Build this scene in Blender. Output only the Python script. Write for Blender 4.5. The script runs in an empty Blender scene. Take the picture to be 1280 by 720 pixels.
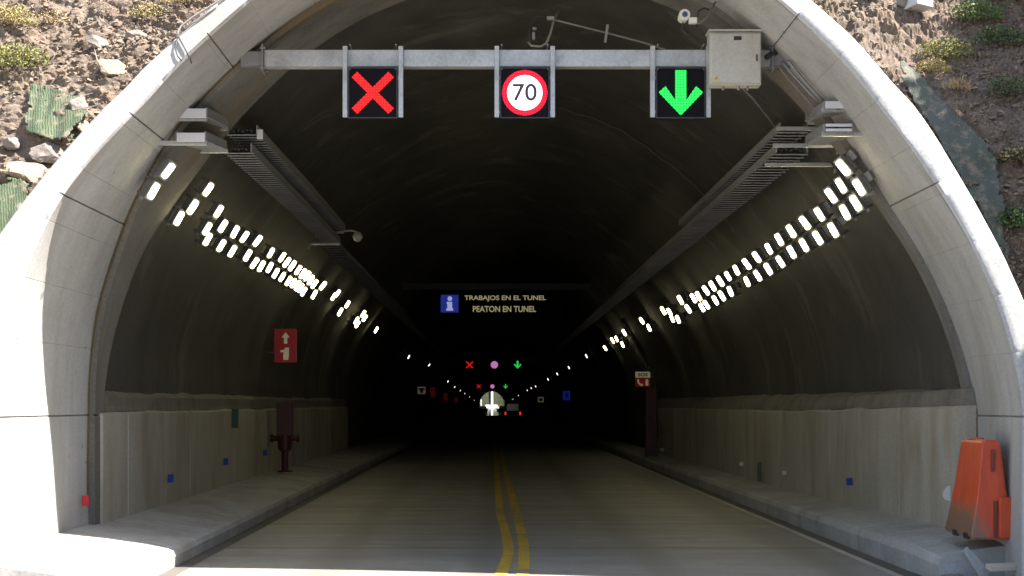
import bpy, bmesh, math, random
import numpy as np
from mathutils import Vector, Matrix, noise

random.seed(7)
SC = bpy.context.scene
COL = SC.collection
R = math.radians

# ------------------------------------------------------------------ camera, sky, sun, exposure
F, UX, VY, EYE = 2000.0, 614.0, 505.0, 1.8       # focal length in photo pixels, vanishing point, eye height
cam_d = bpy.data.cameras.new("camera")
cam = bpy.data.objects.new("camera", cam_d)
COL.objects.link(cam)
cam.location = (0, 0, EYE)
cam.rotation_euler = (R(90), 0, 0)
cam_d.sensor_width = 36.0
cam_d.lens = 36.0 * F / 1280.0
cam_d.shift_x = (640 - UX) / 1280.0
cam_d.shift_y = (VY - 360) / 1280.0
cam_d.clip_start = 0.1
cam_d.clip_end = 5000
SC.camera = cam

SUN_A, SUN_B = 0.70, 0.22                          # sun leans to the right and a little behind the camera
sun_vec = Vector((SUN_A, -SUN_B, 1.0)).normalized()
elev = math.asin(sun_vec.z)
azim = math.atan2(sun_vec.x, sun_vec.y)

w = bpy.data.worlds.new("World")
SC.world = w
w.use_nodes = True
nt = w.node_tree
sky = nt.nodes.new("ShaderNodeTexSky")
sky.sky_type = 'NISHITA'
sky.sun_disc = False
sky.sun_elevation = elev
sky.sun_rotation = azim
sky.air_density = 1.0
sky.dust_density = 1.5
bg = nt.nodes["Background"]
bg.inputs["Strength"].default_value = 0.088
nt.links.new(sky.outputs["Color"], bg.inputs["Color"])

sd = bpy.data.lights.new("sun", 'SUN')
sd.energy = 5.0
sd.angle = R(0.53)
sd.color = (1.0, 0.95, 0.88)
so = bpy.data.objects.new("sun", sd)
COL.objects.link(so)
so.rotation_euler = sun_vec.to_track_quat('Z', 'Y').to_euler()
so.location = (10, -5, 30)

SC.view_settings.view_transform = 'Standard'
SC.view_settings.look = 'None'
SC.view_settings.exposure = 2.15
SC.view_settings.gamma = 1.0
SC.view_settings.use_curve_mapping = False
SC.cycles.use_denoising = True
SC.cycles.max_bounces = 10
SC.cycles.diffuse_bounces = 6
SC.cycles.sample_clamp_indirect = 8.0
LAMP = 9.0                                         # radiance of the near tunnel lamps

# ------------------------------------------------------------------ helpers
def P(u, v, Y):
    """photo pixel + distance -> point in the place"""
    return Vector(((u - UX) * Y / F, Y, EYE - (v - VY) * Y / F))

class MB:
    """collects shapes; build() links them as ONE mesh object"""
    def __init__(self): self.bm = bmesh.new()
    def face(self, pts):
        vs = [self.bm.verts.new(p) for p in pts]
        return self.bm.faces.new(vs)
    def box(self, c, s, rot=None, bevel=0.0):
        b = bmesh.new()
        bmesh.ops.create_cube(b, size=1.0)
        for v in b.verts: v.co = Vector((v.co.x * s[0], v.co.y * s[1], v.co.z * s[2]))
        if bevel > 0: bmesh.ops.bevel(b, geom=list(b.edges), offset=bevel, segments=2, affect='EDGES', profile=0.7)
        M = Matrix.Translation(Vector(c)) @ (rot.to_4x4() if rot else Matrix.Identity(4))
        b.transform(M)
        self.merge(b)
        return self
    def merge(self, b):
        m = bpy.data.meshes.new("tmp"); b.to_mesh(m); b.free()
        self.bm.from_mesh(m); bpy.data.meshes.remove(m)
    def tube(self, pts, r, n=8, cap=True):
        pts = [Vector(p) for p in pts]
        rings = []
        up = None
        for i, p in enumerate(pts):
            a = pts[max(0, i - 1)]; c = pts[min(len(pts) - 1, i + 1)]
            d = (c - a).normalized()
            if up is None:
                up = Vector((0, 0, 1)) if abs(d.z) < .9 else Vector((1, 0, 0))
            s = d.cross(up).normalized(); up = s.cross(d).normalized()
            rr = r[i] if isinstance(r, (list, tuple)) else r
            rings.append([self.bm.verts.new(p + (s * math.cos(2 * math.pi * k / n) + up * math.sin(2 * math.pi * k / n)) * rr) for k in range(n)])
        for a, b in zip(rings, rings[1:]):
            for k in range(n):
                self.bm.faces.new((a[k], a[(k + 1) % n], b[(k + 1) % n], b[k]))
        if cap:
            self.bm.faces.new(rings[0][::-1]); self.bm.faces.new(rings[-1])
        return self
    def prism(self, poly, d, M=None):
        """polygon (x,z) extruded along +y by d"""
        b = bmesh.new()
        lo = [b.verts.new((x, 0, z)) for x, z in poly]
        hi = [b.verts.new((x, d, z)) for x, z in poly]
        n = len(poly)
        b.faces.new(lo); b.faces.new(hi[::-1])
        for k in range(n): b.faces.new((lo[k], hi[k], hi[(k + 1) % n], lo[(k + 1) % n]))
        bmesh.ops.recalc_face_normals(b, faces=b.faces)
        if M is not None: b.transform(M)
        self.merge(b)
        return self
    def grid(self, rows, close=False):
        """rows of points -> quads"""
        V = [[self.bm.verts.new(p) for p in r] for r in rows]
        for a, b in zip(V, V[1:]):
            m = len(a)
            for k in range(m if close else m - 1):
                self.bm.faces.new((a[k], a[(k + 1) % m], b[(k + 1) % m], b[k]))
        return V
    def build(self, name, mat, parent=None, smooth=False, recalc=False):
        if recalc: bmesh.ops.recalc_face_normals(self.bm, faces=self.bm.faces)
        me = bpy.data.meshes.new(name)
        self.bm.to_mesh(me); self.bm.free()
        if smooth:
            for p in me.polygons: p.use_smooth = True
        if mat: me.materials.append(mat)
        o = bpy.data.objects.new(name, me)
        COL.objects.link(o)
        if parent: o.parent = parent
        return o

def smooth_by_angle(o, deg=35):
    me = o.data
    for p in me.polygons: p.use_smooth = True
    bm = bmesh.new(); bm.from_mesh(me)
    for e in bm.edges:
        if len(e.link_faces) == 2 and e.calc_face_angle(0) > R(deg): e.smooth = False
    bm.to_mesh(me); bm.free()

def tag(o, label=None, cat=None, group=None, kind=None):
    if label: o["label"] = label
    if cat: o["category"] = cat
    if group: o["group"] = group
    if kind: o["kind"] = kind
    return o

def empty(name, loc, label, cat, group=None):
    o = bpy.data.objects.new(name, None)
    COL.objects.link(o)
    o.location = loc
    o.empty_display_size = 0.1
    return tag(o, label, cat, group)

def copy_tree(o, parent=None):
    c = o.copy(); COL.objects.link(c)
    if parent: c.parent = parent
    for ch in o.children: copy_tree(ch, c)
    return c

ORD = ["first", "second", "third", "fourth", "fifth", "sixth", "seventh", "eighth", "ninth", "tenth", "eleventh", "twelfth",
       "thirteenth", "fourteenth", "fifteenth", "sixteenth", "seventeenth", "eighteenth", "nineteenth", "twentieth"]
def ordinal(i):
    if i < 20: return ORD[i]
    t = {2: "twenty", 3: "thirty", 4: "forty"}[(i + 1) // 10]
    k = (i + 1) % 10
    return {"twenty": "twentieth", "thirty": "thirtieth", "forty": "fortieth"}[t] if k == 0 else t + "-" + ORD[k - 1]

# ------------------------------------------------------------------ materials
def mat(name, col, rough=0.7, metal=0.0, emit=None, estr=0.0, spec=0.5):
    m = bpy.data.materials.new(name); m.use_nodes = True
    b = m.node_tree.nodes["Principled BSDF"]
    b.inputs["Base Color"].default_value = (*col, 1)
    b.inputs["Roughness"].default_value = rough
    b.inputs["Metallic"].default_value = metal
    b.inputs["Specular IOR Level"].default_value = spec
    if emit:
        b.inputs["Emission Color"].default_value = (*emit, 1)
        b.inputs["Emission Strength"].default_value = estr
    return m

def nd(m, t, **kw):
    n = m.node_tree.nodes.new(t)
    for k, v in kw.items(): setattr(n, k, v)
    return n

def ramp(m, fac, stops):
    r = nd(m, "ShaderNodeValToRGB")
    el = r.color_ramp.elements
    while len(el) < len(stops): el.new(0.5)
    for e, (p, c) in zip(el, stops):
        e.position = p; e.color = (*c, 1) if len(c) == 3 else c
    m.node_tree.links.new(fac, r.inputs["Fac"])
    return r.outputs["Color"]

def noise_tex(m, vec, scale, detail=6, rough=0.6, stretch=None, dist=0.0):
    L = m.node_tree.links
    if stretch:
        mp = nd(m, "ShaderNodeMapping"); mp.inputs["Scale"].default_value = stretch
        L.new(vec, mp.inputs["Vector"]); vec = mp.outputs["Vector"]
    n = nd(m, "ShaderNodeTexNoise")
    n.inputs["Scale"].default_value = scale
    n.inputs["Detail"].default_value = detail
    n.inputs["Roughness"].default_value = rough
    n.inputs["Distortion"].default_value = dist
    L.new(vec, n.inputs["Vector"])
    return n.outputs["Fac"]

def mix(m, fac, a, b, mode='MIX'):
    x = nd(m, "ShaderNodeMix", data_type='RGBA', blend_type=mode)
    L = m.node_tree.links
    for sock, val in ((x.inputs["Factor"], fac), (x.inputs["A"], a), (x.inputs["B"], b)):
        if hasattr(val, "links"): L.new(val, sock)
        else: sock.default_value = val if isinstance(val, float) else (*val, 1)
    # RGBA sockets share names; address by index
    return x

def mixc(m, fac, a, b, mode='MIX'):
    x = nd(m, "ShaderNodeMix", data_type='RGBA', blend_type=mode)
    L = m.node_tree.links
    for idx, val in ((0, fac), (6, a), (7, b)):
        s = x.inputs[idx]
        if hasattr(val, "is_linked"): L.new(val, s)
        elif isinstance(val, (int, float)): s.default_value = val
        else: s.default_value = (*val, 1)
    return x.outputs[2]

def bump(m, h, strength=0.3, dist=0.02):
    b = nd(m, "ShaderNodeBump")
    b.inputs["Strength"].default_value = strength
    b.inputs["Distance"].default_value = dist
    m.node_tree.links.new(h, b.inputs["Height"])
    m.node_tree.links.new(b.outputs["Normal"], m.node_tree.nodes["Principled BSDF"].inputs["Normal"])

def concrete(name, lo, hi, streak=(2.5, 2.5, 0.25), stain=None, rough=0.85, bstr=0.35, stain_pos=(0.52, 0.72), holes=0.0, streak_amt=.55):
    m = mat(name, hi, rough)
    L = m.node_tree.links
    co = nd(m, "ShaderNodeTexCoord").outputs["Object"]
    a = noise_tex(m, co, 0.9, 8, 0.65)
    s = noise_tex(m, co, 1.0, 6, 0.6, stretch=streak, dist=0.3)
    f = noise_tex(m, co, 28, 4, 0.7)
    mid = [(x + y) / 2 for x, y in zip(lo, hi)]
    c = ramp(m, a, [(0.3, lo), (0.52, mid), (0.72, hi)])
    c = mixc(m, streak_amt, c, ramp(m, s, [(0.34, [x * .62 for x in lo]), (0.5, mid), (0.66, hi)]))
    c = mixc(m, 0.25, c, ramp(m, f, [(0.35, [x * .6 for x in lo]), (0.6, hi)]))
    if stain:
        t = noise_tex(m, co, 0.7, 5, 0.6, stretch=(1.3, 1.3, 0.35), dist=0.6)
        k = ramp(m, t, [(stain_pos[0], (0, 0, 0)), (stain_pos[1], (1, 1, 1))])
        c = mixc(m, k, c, stain)
    if holes:                                            # bug holes and tie marks of the cast surface
        vo = nd(m, "ShaderNodeTexVoronoi"); vo.inputs["Scale"].default_value = 3.2
        L.new(co, vo.inputs["Vector"])
        hk = ramp(m, vo.outputs["Distance"], [(0.0, (1, 1, 1)), (0.055, (1, 1, 1)), (0.085, (0, 0, 0))])
        big = noise_tex(m, co, 0.9, 2, 0.5)
        gate = ramp(m, big, [(0.50, (0, 0, 0)), (0.58, (holes, holes, holes))])
        hm = nd(m, "ShaderNodeMath", operation='MULTIPLY'); L.new(hk, hm.inputs[0]); L.new(gate, hm.inputs[1])
        c = mixc(m, hm.outputs[0], c, [x * .35 for x in lo])
    L.new(c, m.node_tree.nodes["Principled BSDF"].inputs["Base Color"])
    bump(m, f, bstr, 0.01)
    return m

M = {}
M["ring"] = concrete("pale_concrete", (0.30, 0.297, 0.288), (0.475, 0.473, 0.463), stain=(0.30, 0.288, 0.262), holes=.8, streak_amt=.35)
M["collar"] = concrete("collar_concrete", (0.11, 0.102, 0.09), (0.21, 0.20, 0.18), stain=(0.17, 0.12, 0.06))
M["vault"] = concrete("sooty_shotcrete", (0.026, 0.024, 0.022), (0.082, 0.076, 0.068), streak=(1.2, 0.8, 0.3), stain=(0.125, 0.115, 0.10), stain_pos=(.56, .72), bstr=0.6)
M["wall"] = concrete("wall_concrete", (0.31, 0.29, 0.245), (0.49, 0.46, 0.39), streak=(1.4, 1.1, 0.12), stain=(0.28, 0.22, 0.14), stain_pos=(.5, .72), streak_amt=.32)
M["ledge"] = concrete("rough_mortar", (0.11, 0.10, 0.086), (0.25, 0.23, 0.195), streak=(2, 2, 2), bstr=1.0)
M["rust"] = concrete("rusty_joint_filler", (0.11, 0.08, 0.045), (0.27, 0.19, 0.09), streak=(2, 2, .6), stain=(0.2, .18, .15))
M["walk"] = concrete("walkway_concrete", (0.27, 0.264, 0.252), (0.47, 0.46, 0.44), streak=(1.5, 0.8, 1.5), stain=(0.27, 0.25, 0.22))
M["road"] = concrete("road_concrete", (0.17, 0.165, 0.15), (0.31, 0.30, 0.275), streak=(0.25, 1.6, 1.0), stain=(0.18, 0.165, 0.14), rough=0.6, bstr=0.25, streak_amt=.38)
def road_wear(m):
    L = m.node_tree.links
    co = nd(m, "ShaderNodeTexCoord").outputs["Object"]
    sep = nd(m, "ShaderNodeSeparateXYZ"); L.new(co, sep.inputs[0])
    n = noise_tex(m, co, 0.8, 4, 0.6, stretch=(1, .12, 1))
    ad = nd(m, "ShaderNodeMath", operation='MULTIPLY_ADD'); L.new(n, ad.inputs[0]); ad.inputs[1].default_value = .9; L.new(sep.outputs["X"], ad.inputs[2])
    sn = nd(m, "ShaderNodeMath", operation='SINE')
    mu = nd(m, "ShaderNodeMath", operation='MULTIPLY'); L.new(ad.outputs[0], mu.inputs[0]); mu.inputs[1].default_value = 3.4
    L.new(mu.outputs[0], sn.inputs[0])
    k = ramp(m, sn.outputs[0], [(0.35, (0, 0, 0)), (1.0, (.5, .5, .5))])
    b = m.node_tree.nodes["Principled BSDF"].inputs["Base Color"]
    old = b.links[0].from_socket
    c = mixc(m, k, old, (0.125, 0.118, 0.105))
    sp = noise_tex(m, co, 2.1, 6, 0.7)
    c = mixc(m, ramp(m, sp, [(0.66, (0, 0, 0)), (0.74, (.7, .7, .7))]), c, (0.08, 0.075, 0.068))
    # saw-cut joints of the slabs
    wv = nd(m, "ShaderNodeTexWave", wave_type='BANDS', bands_direction='Y'); wv.inputs["Scale"].default_value = 0.0785
    wv.inputs["Distortion"].default_value = 0.0
    L.new(co, wv.inputs["Vector"])
    c = mixc(m, ramp(m, wv.outputs["Fac"], [(0.0, (.8, .8, .8)), (0.0006, (0, 0, 0))]), c, (0.05, 0.047, 0.043))
    L.new(c, b)
road_wear(M["road"])
M["gutter"] = concrete("gutter_concrete", (0.07, 0.062, 0.055), (0.14, 0.128, 0.112), streak=(2, .4, 1))
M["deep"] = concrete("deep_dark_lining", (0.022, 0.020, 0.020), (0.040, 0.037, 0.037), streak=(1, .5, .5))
M["galv"] = concrete("galvanised_steel", (0.30, 0.31, 0.32), (0.47, 0.48, 0.49), streak=(3, 3, 3), rough=0.5, bstr=0.05)
M["galv"].node_tree.nodes["Principled BSDF"].inputs["Metallic"].default_value = 0.35
M["tray"] = concrete("dull_tray_steel", (0.19, 0.19, 0.19), (0.30, 0.30, 0.30), streak=(3, .6, 3), rough=0.6, bstr=0.05)
M["capsteel"] = mat("bright_steel", (0.62, 0.63, 0.66), 0.4, 0.3)
M["cabinet"] = concrete("cabinet_paint", (0.40, 0.385, 0.35), (0.46, 0.445, 0.41), streak=(2, 2, .6), rough=0.45, bstr=0.02)
M["black"] = mat("black_plastic", (0.018, 0.018, 0.022), 0.55)
M["panel"] = mat("signal_panel", (0.007, 0.006, 0.009), 0.8, spec=.12)
M["deeppanel"] = mat("deep_sign_panel", (0.004, 0.004, 0.005), 0.8, spec=.1)
M["darkgrey"] = mat("dark_grey_metal", (0.09, 0.09, 0.10), 0.5, 0.4)
M["midgrey"] = mat("mid_grey_metal", (0.22, 0.22, 0.23), 0.5, 0.3)
M["white"] = mat("white_plastic", (0.62, 0.60, 0.55), 0.5)
M["cable"] = mat("black_cable", (0.03, 0.03, 0.033), 0.6)
M["pipe"] = mat("grey_conduit", (0.26, 0.25, 0.24), 0.5, 0.3)
M["yellow"] = concrete("worn_yellow_paint", (0.34, 0.22, 0.03), (0.58, 0.385, 0.05), streak=(3, .5, 1), rough=0.6, bstr=0.1, stain=(0.22, 0.185, 0.11), stain_pos=(.54, .66))
M["edge"] = concrete("worn_white_paint", (0.32, 0.31, 0.29), (0.60, 0.59, 0.56), streak=(3, .5, 1), rough=0.6, bstr=0.1)
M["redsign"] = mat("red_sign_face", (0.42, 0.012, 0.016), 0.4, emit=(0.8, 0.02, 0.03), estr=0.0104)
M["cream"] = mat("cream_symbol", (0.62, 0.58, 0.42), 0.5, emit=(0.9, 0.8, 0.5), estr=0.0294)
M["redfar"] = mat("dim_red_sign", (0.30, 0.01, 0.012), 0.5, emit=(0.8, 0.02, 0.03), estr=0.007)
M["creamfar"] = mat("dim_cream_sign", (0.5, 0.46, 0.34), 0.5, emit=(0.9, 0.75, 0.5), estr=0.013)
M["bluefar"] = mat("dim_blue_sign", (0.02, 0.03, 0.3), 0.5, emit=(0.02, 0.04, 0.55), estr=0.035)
M["redpaint"] = mat("dark_red_paint", (0.075, 0.008, 0.007), 0.5)
M["bluesign"] = mat("blue_reflector", (0.010, 0.036, 0.26), 0.5)
M["redspot"] = mat("red_reflector", (0.55, 0.02, 0.03), 0.4)
M["greensign"] = mat("dark_green_plate", (0.012, 0.055, 0.022), 0.5)
M["lamp"] = mat("lit_lamp_lens", (0.9, 0.9, 0.85), 0.3, emit=(1.0, 0.88, 0.50), estr=LAMP)
M["lampfar"] = mat("dimmed_lamp_lens", (0.9, 0.9, 0.85), 0.3, emit=(1.0, 0.96, 0.86), estr=0.6)
M["ledred"] = mat("red_led", (0.10, 0.005, 0.005), 0.7, spec=.1, emit=(1.0, 0.020, 0.022), estr=0.3027)
M["ledrim"] = mat("crimson_led", (0.10, 0.005, 0.008), 0.7, spec=.1, emit=(1.0, 0.02, 0.055), estr=0.2607)
M["ledwhite"] = mat("white_led", (0.8, 0.8, 0.8), 0.4, emit=(1.0, 0.95, 1.0), estr=0.3994)
M["ledgreen"] = mat("green_led", (0.004, 0.10, 0.02), 0.7, spec=.1, emit=(0.03, 1.0, 0.12), estr=0.2607)
def led_dots(m, pitch=0.030):
    """rows of single diodes: the light falls off between them"""
    L = m.node_tree.links
    b = m.node_tree.nodes["Principled BSDF"]
    co = nd(m, "ShaderNodeTexCoord").outputs["Object"]
    sep = nd(m, "ShaderNodeSeparateXYZ"); L.new(co, sep.inputs[0])
    outs = []
    for ax in ("X", "Z"):
        mu = nd(m, "ShaderNodeMath", operation='MULTIPLY'); L.new(sep.outputs[ax], mu.inputs[0]); mu.inputs[1].default_value = math.pi / pitch
        sn = nd(m, "ShaderNodeMath", operation='SINE'); L.new(mu.outputs[0], sn.inputs[0])
        ab = nd(m, "ShaderNodeMath", operation='ABSOLUTE'); L.new(sn.outputs[0], ab.inputs[0])
        outs.append(ab.outputs[0])
    pr = nd(m, "ShaderNodeMath", operation='MULTIPLY'); L.new(outs[0], pr.inputs[0]); L.new(outs[1], pr.inputs[1])
    st = b.inputs["Emission Strength"].default_value
    fa = nd(m, "ShaderNodeMath", operation='MULTIPLY_ADD'); L.new(pr.outputs[0], fa.inputs[0]); fa.inputs[1].default_value = st * 1.5; fa.inputs[2].default_value = st * 0.42
    L.new(fa.outputs[0], b.inputs["Emission Strength"])
for nm in ("ledred", "ledrim", "ledgreen"): led_dots(M[nm])
M["ledtext"] = mat("amber_led_text", (0.3, 0.28, 0.15), 0.4, emit=(0.62, 0.56, 0.30), estr=0.0929)
M["ledblue"] = mat("blue_led_tile", (0.02, 0.04, 0.3), 0.4, emit=(0.02, 0.055, 0.55), estr=0.0757)
M["ledinfo"] = mat("pale_led_symbol", (0.5, 0.5, 0.6), 0.4, emit=(0.50, 0.52, 0.95), estr=0.1325)
M["digit"] = mat("glowing_digit", (0.02, 0.01, 0.03), 0.5, emit=(0.10, 0.02, 0.10), estr=0.0505)  # dark digits with a faint violet glow of their own
M["pinkled"] = mat("pink_led_disc", (0.5, 0.3, 0.5), 0.4, emit=(0.62, 0.22, 0.55), estr=0.1734)
M["ledgreenfar"] = mat("far_green_led", (0.02, 0.3, 0.08), 0.4, emit=(0.02, 0.62, 0.08), estr=0.2102)
M["ledredfar"] = mat("far_red_led", (0.3, 0.02, 0.02), 0.4, emit=(0.75, 0.01, 0.015), estr=0.1892)
M["tail"] = mat("red_tail_lamp", (0.4, 0.01, 0.01), 0.3, emit=(1.0, 0.03, 0.01), estr=0.2523)
M["van"] = mat("dull_van_paint", (0.07, 0.055, 0.05), 0.4)
M["tyre"] = mat("tyre_rubber", (0.02, 0.02, 0.02), 0.8)
M["glass"] = mat("dark_glass", (0.02, 0.02, 0.025), 0.08)
M["sticker"] = mat("yellow_sticker", (0.55, 0.40, 0.05), 0.5)
M["wood"] = mat("bleached_wood", (0.50, 0.42, 0.33), 0.8)
M["shard"] = concrete("pale_stone", (0.24, 0.235, 0.23), (0.40, 0.395, 0.385))

def orange_plastic():
    m = mat("orange_plastic", (0.56, 0.075, 0.025), 0.42)
    co = nd(m, "ShaderNodeTexCoord").outputs["Object"]
    sep = nd(m, "ShaderNodeSeparateXYZ"); m.node_tree.links.new(co, sep.inputs[0])
    n = noise_tex(m, co, 5, 6, 0.7)
    n2 = noise_tex(m, co, 3, 5, 0.6, stretch=(3, 3, .5))
    # road dirt low down and on the foot; left side mixes in painted shade
    sub = nd(m, "ShaderNodeMath", operation='MULTIPLY_ADD'); m.node_tree.links.new(sep.outputs["Z"], sub.inputs[0])
    sub.inputs[1].default_value = -1.5; sub.inputs[2].default_value = 0.50
    sx = nd(m, "ShaderNodeMath", operation='MULTIPLY_ADD'); m.node_tree.links.new(sep.outputs["X"], sx.inputs[0])
    sx.inputs[1].default_value = -2.6; sx.inputs[2].default_value = -0.30
    ad = nd(m, "ShaderNodeMath", operation='ADD'); m.node_tree.links.new(sub.outputs[0], ad.inputs[0]); m.node_tree.links.new(n, ad.inputs[1])
    ad2 = nd(m, "ShaderNodeMath", operation='ADD'); m.node_tree.links.new(ad.outputs[0], ad2.inputs[0]); m.node_tree.links.new(sx.outputs[0], ad2.inputs[1])
    k = ramp(m, ad2.outputs[0], [(0.52, (0, 0, 0)), (0.85, (0.88, 0.88, 0.88))])
    c = mixc(m, k, ramp(m, n2, [(0.3, (0.44, 0.055, 0.02)), (0.7, (0.62, 0.085, 0.028))]), (0.17, 0.125, 0.085))
    m.node_tree.links.new(c, m.node_tree.nodes["Principled BSDF"].inputs["Base Color"])
    return m
M["orange"] = orange_plastic()

def hill_material():
    m = mat("rocky_hillside", (0.3, 0.25, 0.2), 0.95)
    L = m.node_tree.links
    co = nd(m, "ShaderNodeTexCoord").outputs["Object"]
    nz = nd(m, "ShaderNodeTexNoise"); nz.inputs["Scale"].default_value = 3; nz.inputs["Detail"].default_value = 4
    L.new(co, nz.inputs["Vector"])
    wv = nd(m, "ShaderNodeVectorMath", operation='SCALE'); L.new(nz.outputs["Color"], wv.inputs[0]); wv.inputs["Scale"].default_value = 0.25
    wa = nd(m, "ShaderNodeVectorMath", operation='ADD'); L.new(co, wa.inputs[0]); L.new(wv.outputs[0], wa.inputs[1])
    vo = nd(m, "ShaderNodeTexVoronoi"); vo.inputs["Scale"].default_value = 6.5
    L.new(wa.outputs[0], vo.inputs["Vector"])
    bw = nd(m, "ShaderNodeSeparateColor"); L.new(vo.outputs["Color"], bw.inputs[0])
    stone = ramp(m, bw.outputs[0], [(0.0, (0.13, 0.098, 0.072)), (0.35, (0.19, 0.142, 0.102)), (0.6, (0.225, 0.156, 0.102)), (0.8, (0.17, 0.140, 0.112)), (1.0, (0.27, 0.212, 0.15))])
    a = noise_tex(m, co, 1.1, 8, 0.65)
    b_ = noise_tex(m, co, 0.55, 6, 0.6)
    f = noise_tex(m, co, 30, 6, 0.75)
    c = mixc(m, ramp(m, a, [(0.46, (0, 0, 0)), (0.6, (0.8, 0.8, 0.8))]), stone, (0.135, 0.085, 0.056))
    c = mixc(m, ramp(m, b_, [(0.55, (0, 0, 0)), (0.66, (0.7, 0.7, 0.7))]), c, (0.135, 0.108, 0.04))
    c = mixc(m, 0.5, c, ramp(m, f, [(0.3, (0.035, 0.027, 0.021)), (0.5, (0.15, 0.12, 0.098)), (0.72, (0.28, 0.235, 0.195))]))
    c = mixc(m, 1.0, c, (0.93, 0.91, 0.88), 'MULTIPLY')
    L.new(c, m.node_tree.nodes["Principled BSDF"].inputs["Base Color"])
    bump(m, f, 0.9, 0.03)
    return m
M["hill"] = hill_material()

def rock_mat(name, lo, hi, sc=14):
    m = mat(name, hi, 0.95)
    co = nd(m, "ShaderNodeTexCoord").outputs["Object"]
    f = noise_tex(m, co, sc, 8, 0.7)
    g = noise_tex(m, co, 1.6, 5, 0.6)
    c = mixc(m, 0.5, ramp(m, f, [(0.3, lo), (0.65, hi)]), ramp(m, g, [(0.35, lo), (0.65, hi)]))
    m.node_tree.links.new(c, m.node_tree.nodes["Principled BSDF"].inputs["Base Color"])
    bump(m, f, 0.8, 0.03)
    return m
def scree_mat():
    m = rock_mat("scree_stone", (0.09, 0.065, 0.05), (0.27, 0.225, 0.185), 9)
    L = m.node_tree.links
    g_ = nd(m, "ShaderNodeNewGeometry")
    c = ramp(m, g_.outputs["Random Per Island"], [(0.0, (0.11, 0.077, 0.056)), (0.25, (0.18, 0.136, 0.10)), (0.5, (0.235, 0.168, 0.115)), (0.7, (0.20, 0.165, 0.135)), (0.85, (0.29, 0.235, 0.175)), (1.0, (0.15, 0.09, 0.062))])
    b = m.node_tree.nodes["Principled BSDF"].inputs["Base Color"]
    old = b.links[0].from_socket
    L.new(mixc(m, 1.0, mixc(m, 0.65, old, c), (0.93, 0.91, 0.88), 'MULTIPLY'), b)
    return m
M["scree"] = scree_mat() if True else rock_mat("scree_stone", (0.09, 0.065, 0.05), (0.27, 0.225, 0.185), 4)
M["tanrock"] = rock_mat("tan_rock", (0.22, 0.165, 0.115), (0.36, 0.29, 0.21))
M["greyrock"] = rock_mat("grey_rock", (0.13, 0.108, 0.092), (0.25, 0.215, 0.185))
M["redrock"] = rock_mat("reddish_rock", (0.08, 0.038, 0.03), (0.17, 0.095, 0.078))
M["earth"] = rock_mat("packed_earth", (0.22, 0.18, 0.14), (0.36, 0.31, 0.25), 9)

def mesh_sheet_mat(name, c1, c2, c3, tear):
    m = mat(name, c2, 0.85)
    L = m.node_tree.links
    co = nd(m, "ShaderNodeTexCoord").outputs["Object"]
    mp = nd(m, "ShaderNodeMapping"); mp.inputs["Rotation"].default_value = (0, R(14), 0); L.new(co, mp.inputs["Vector"])
    wv = nd(m, "ShaderNodeTexWave", wave_type='BANDS', bands_direction='X')
    wv.inputs["Scale"].default_value = 11.0; wv.inputs["Distortion"].default_value = 4.0; wv.inputs["Detail"].default_value = 3; wv.inputs["Detail Scale"].default_value = 1.6
    L.new(mp.outputs[0], wv.inputs["Vector"])
    n = noise_tex(m, co, 7, 6, 0.7)
    c = ramp(m, wv.outputs["Fac"], [(0.1, c1), (0.55, c2), (0.95, c3)])
    c = mixc(m, ramp(m, n, [(tear, (0, 0, 0)), (tear + .12, (0.9, 0.9, 0.9))]), c, (0.17, 0.14, 0.10))
    L.new(c, m.node_tree.nodes["Principled BSDF"].inputs["Base Color"])
    bump(m, n, 0.7, 0.03)
    return m
M["meshsheet"] = mesh_sheet_mat("green_erosion_mesh", (0.020, 0.036, 0.016), (0.040, 0.066, 0.028), (0.082, 0.096, 0.050), 0.53)
M["dullsheet"] = mesh_sheet_mat("dull_green_fabric", (0.046, 0.058, 0.044), (0.056, 0.068, 0.050), (0.072, 0.080, 0.062), 0.50)
M["leafyellow"] = mat("yellow_green_leaf", (0.22, 0.20, 0.045), 0.7)
M["leafolive"] = mat("olive_leaf", (0.11, 0.125, 0.04), 0.7)
M["leafgreen"] = mat("green_leaf", (0.07, 0.13, 0.025), 0.6)
M["leafdark"] = mat("dark_green_leaf", (0.035, 0.06, 0.02), 0.7)
M["leafdry"] = mat("dry_straw", (0.34, 0.25, 0.13), 0.8)
M["stem"] = mat("brown_stem", (0.12, 0.08, 0.05), 0.9)

# ------------------------------------------------------------------ tunnel section
CX, CZ = 0.32, 1.75
Y0 = 16.4
T_IN = [(-10, 5.2), (0, 5.14), (14, 4.97), (28.6, 4.81), (39.6, 4.79), (50.7, 4.87), (57.4, 4.93), (66, 5.06), (90, 5.18), (114, 5.10), (129.6, 4.98), (142.8, 4.98), (155.6, 5.10), (172, 5.08), (180, 5.07), (190, 5.07)]
T_OUT = [(-10, 5.62), (0, 5.45), (12.3, 5.26), (19.7, 5.15), (27, 5.08), (32.3, 5.07), (36.5, 5.10), (41, 5.05), (49.3, 5.11), (55.3, 5.13), (68, 5.27), (90, 5.42), (112, 5.32), (126, 5.21), (132.7, 5.20), (142, 5.24), (149, 5.30), (155.8, 5.38), (165, 5.53), (180, 5.80), (190, 6.0)]
T_BACK = [(-10, 18.0), (0, 18.0), (28, 18.25), (50, 18.0), (90, 17.95), (130, 17.95), (142, 18.0), (157, 18.9), (180, 18.9), (190, 18.9)]
def smooth_table(T):
    g = np.arange(-10, 190.5, 0.5)
    y = np.interp(g, [a for a, _ in T], [b for _, b in T])
    k = np.hanning(25); k /= k.sum()
    yp = np.pad(y, 12, mode='edge')
    return g, np.convolve(yp, k, 'valid')
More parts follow.
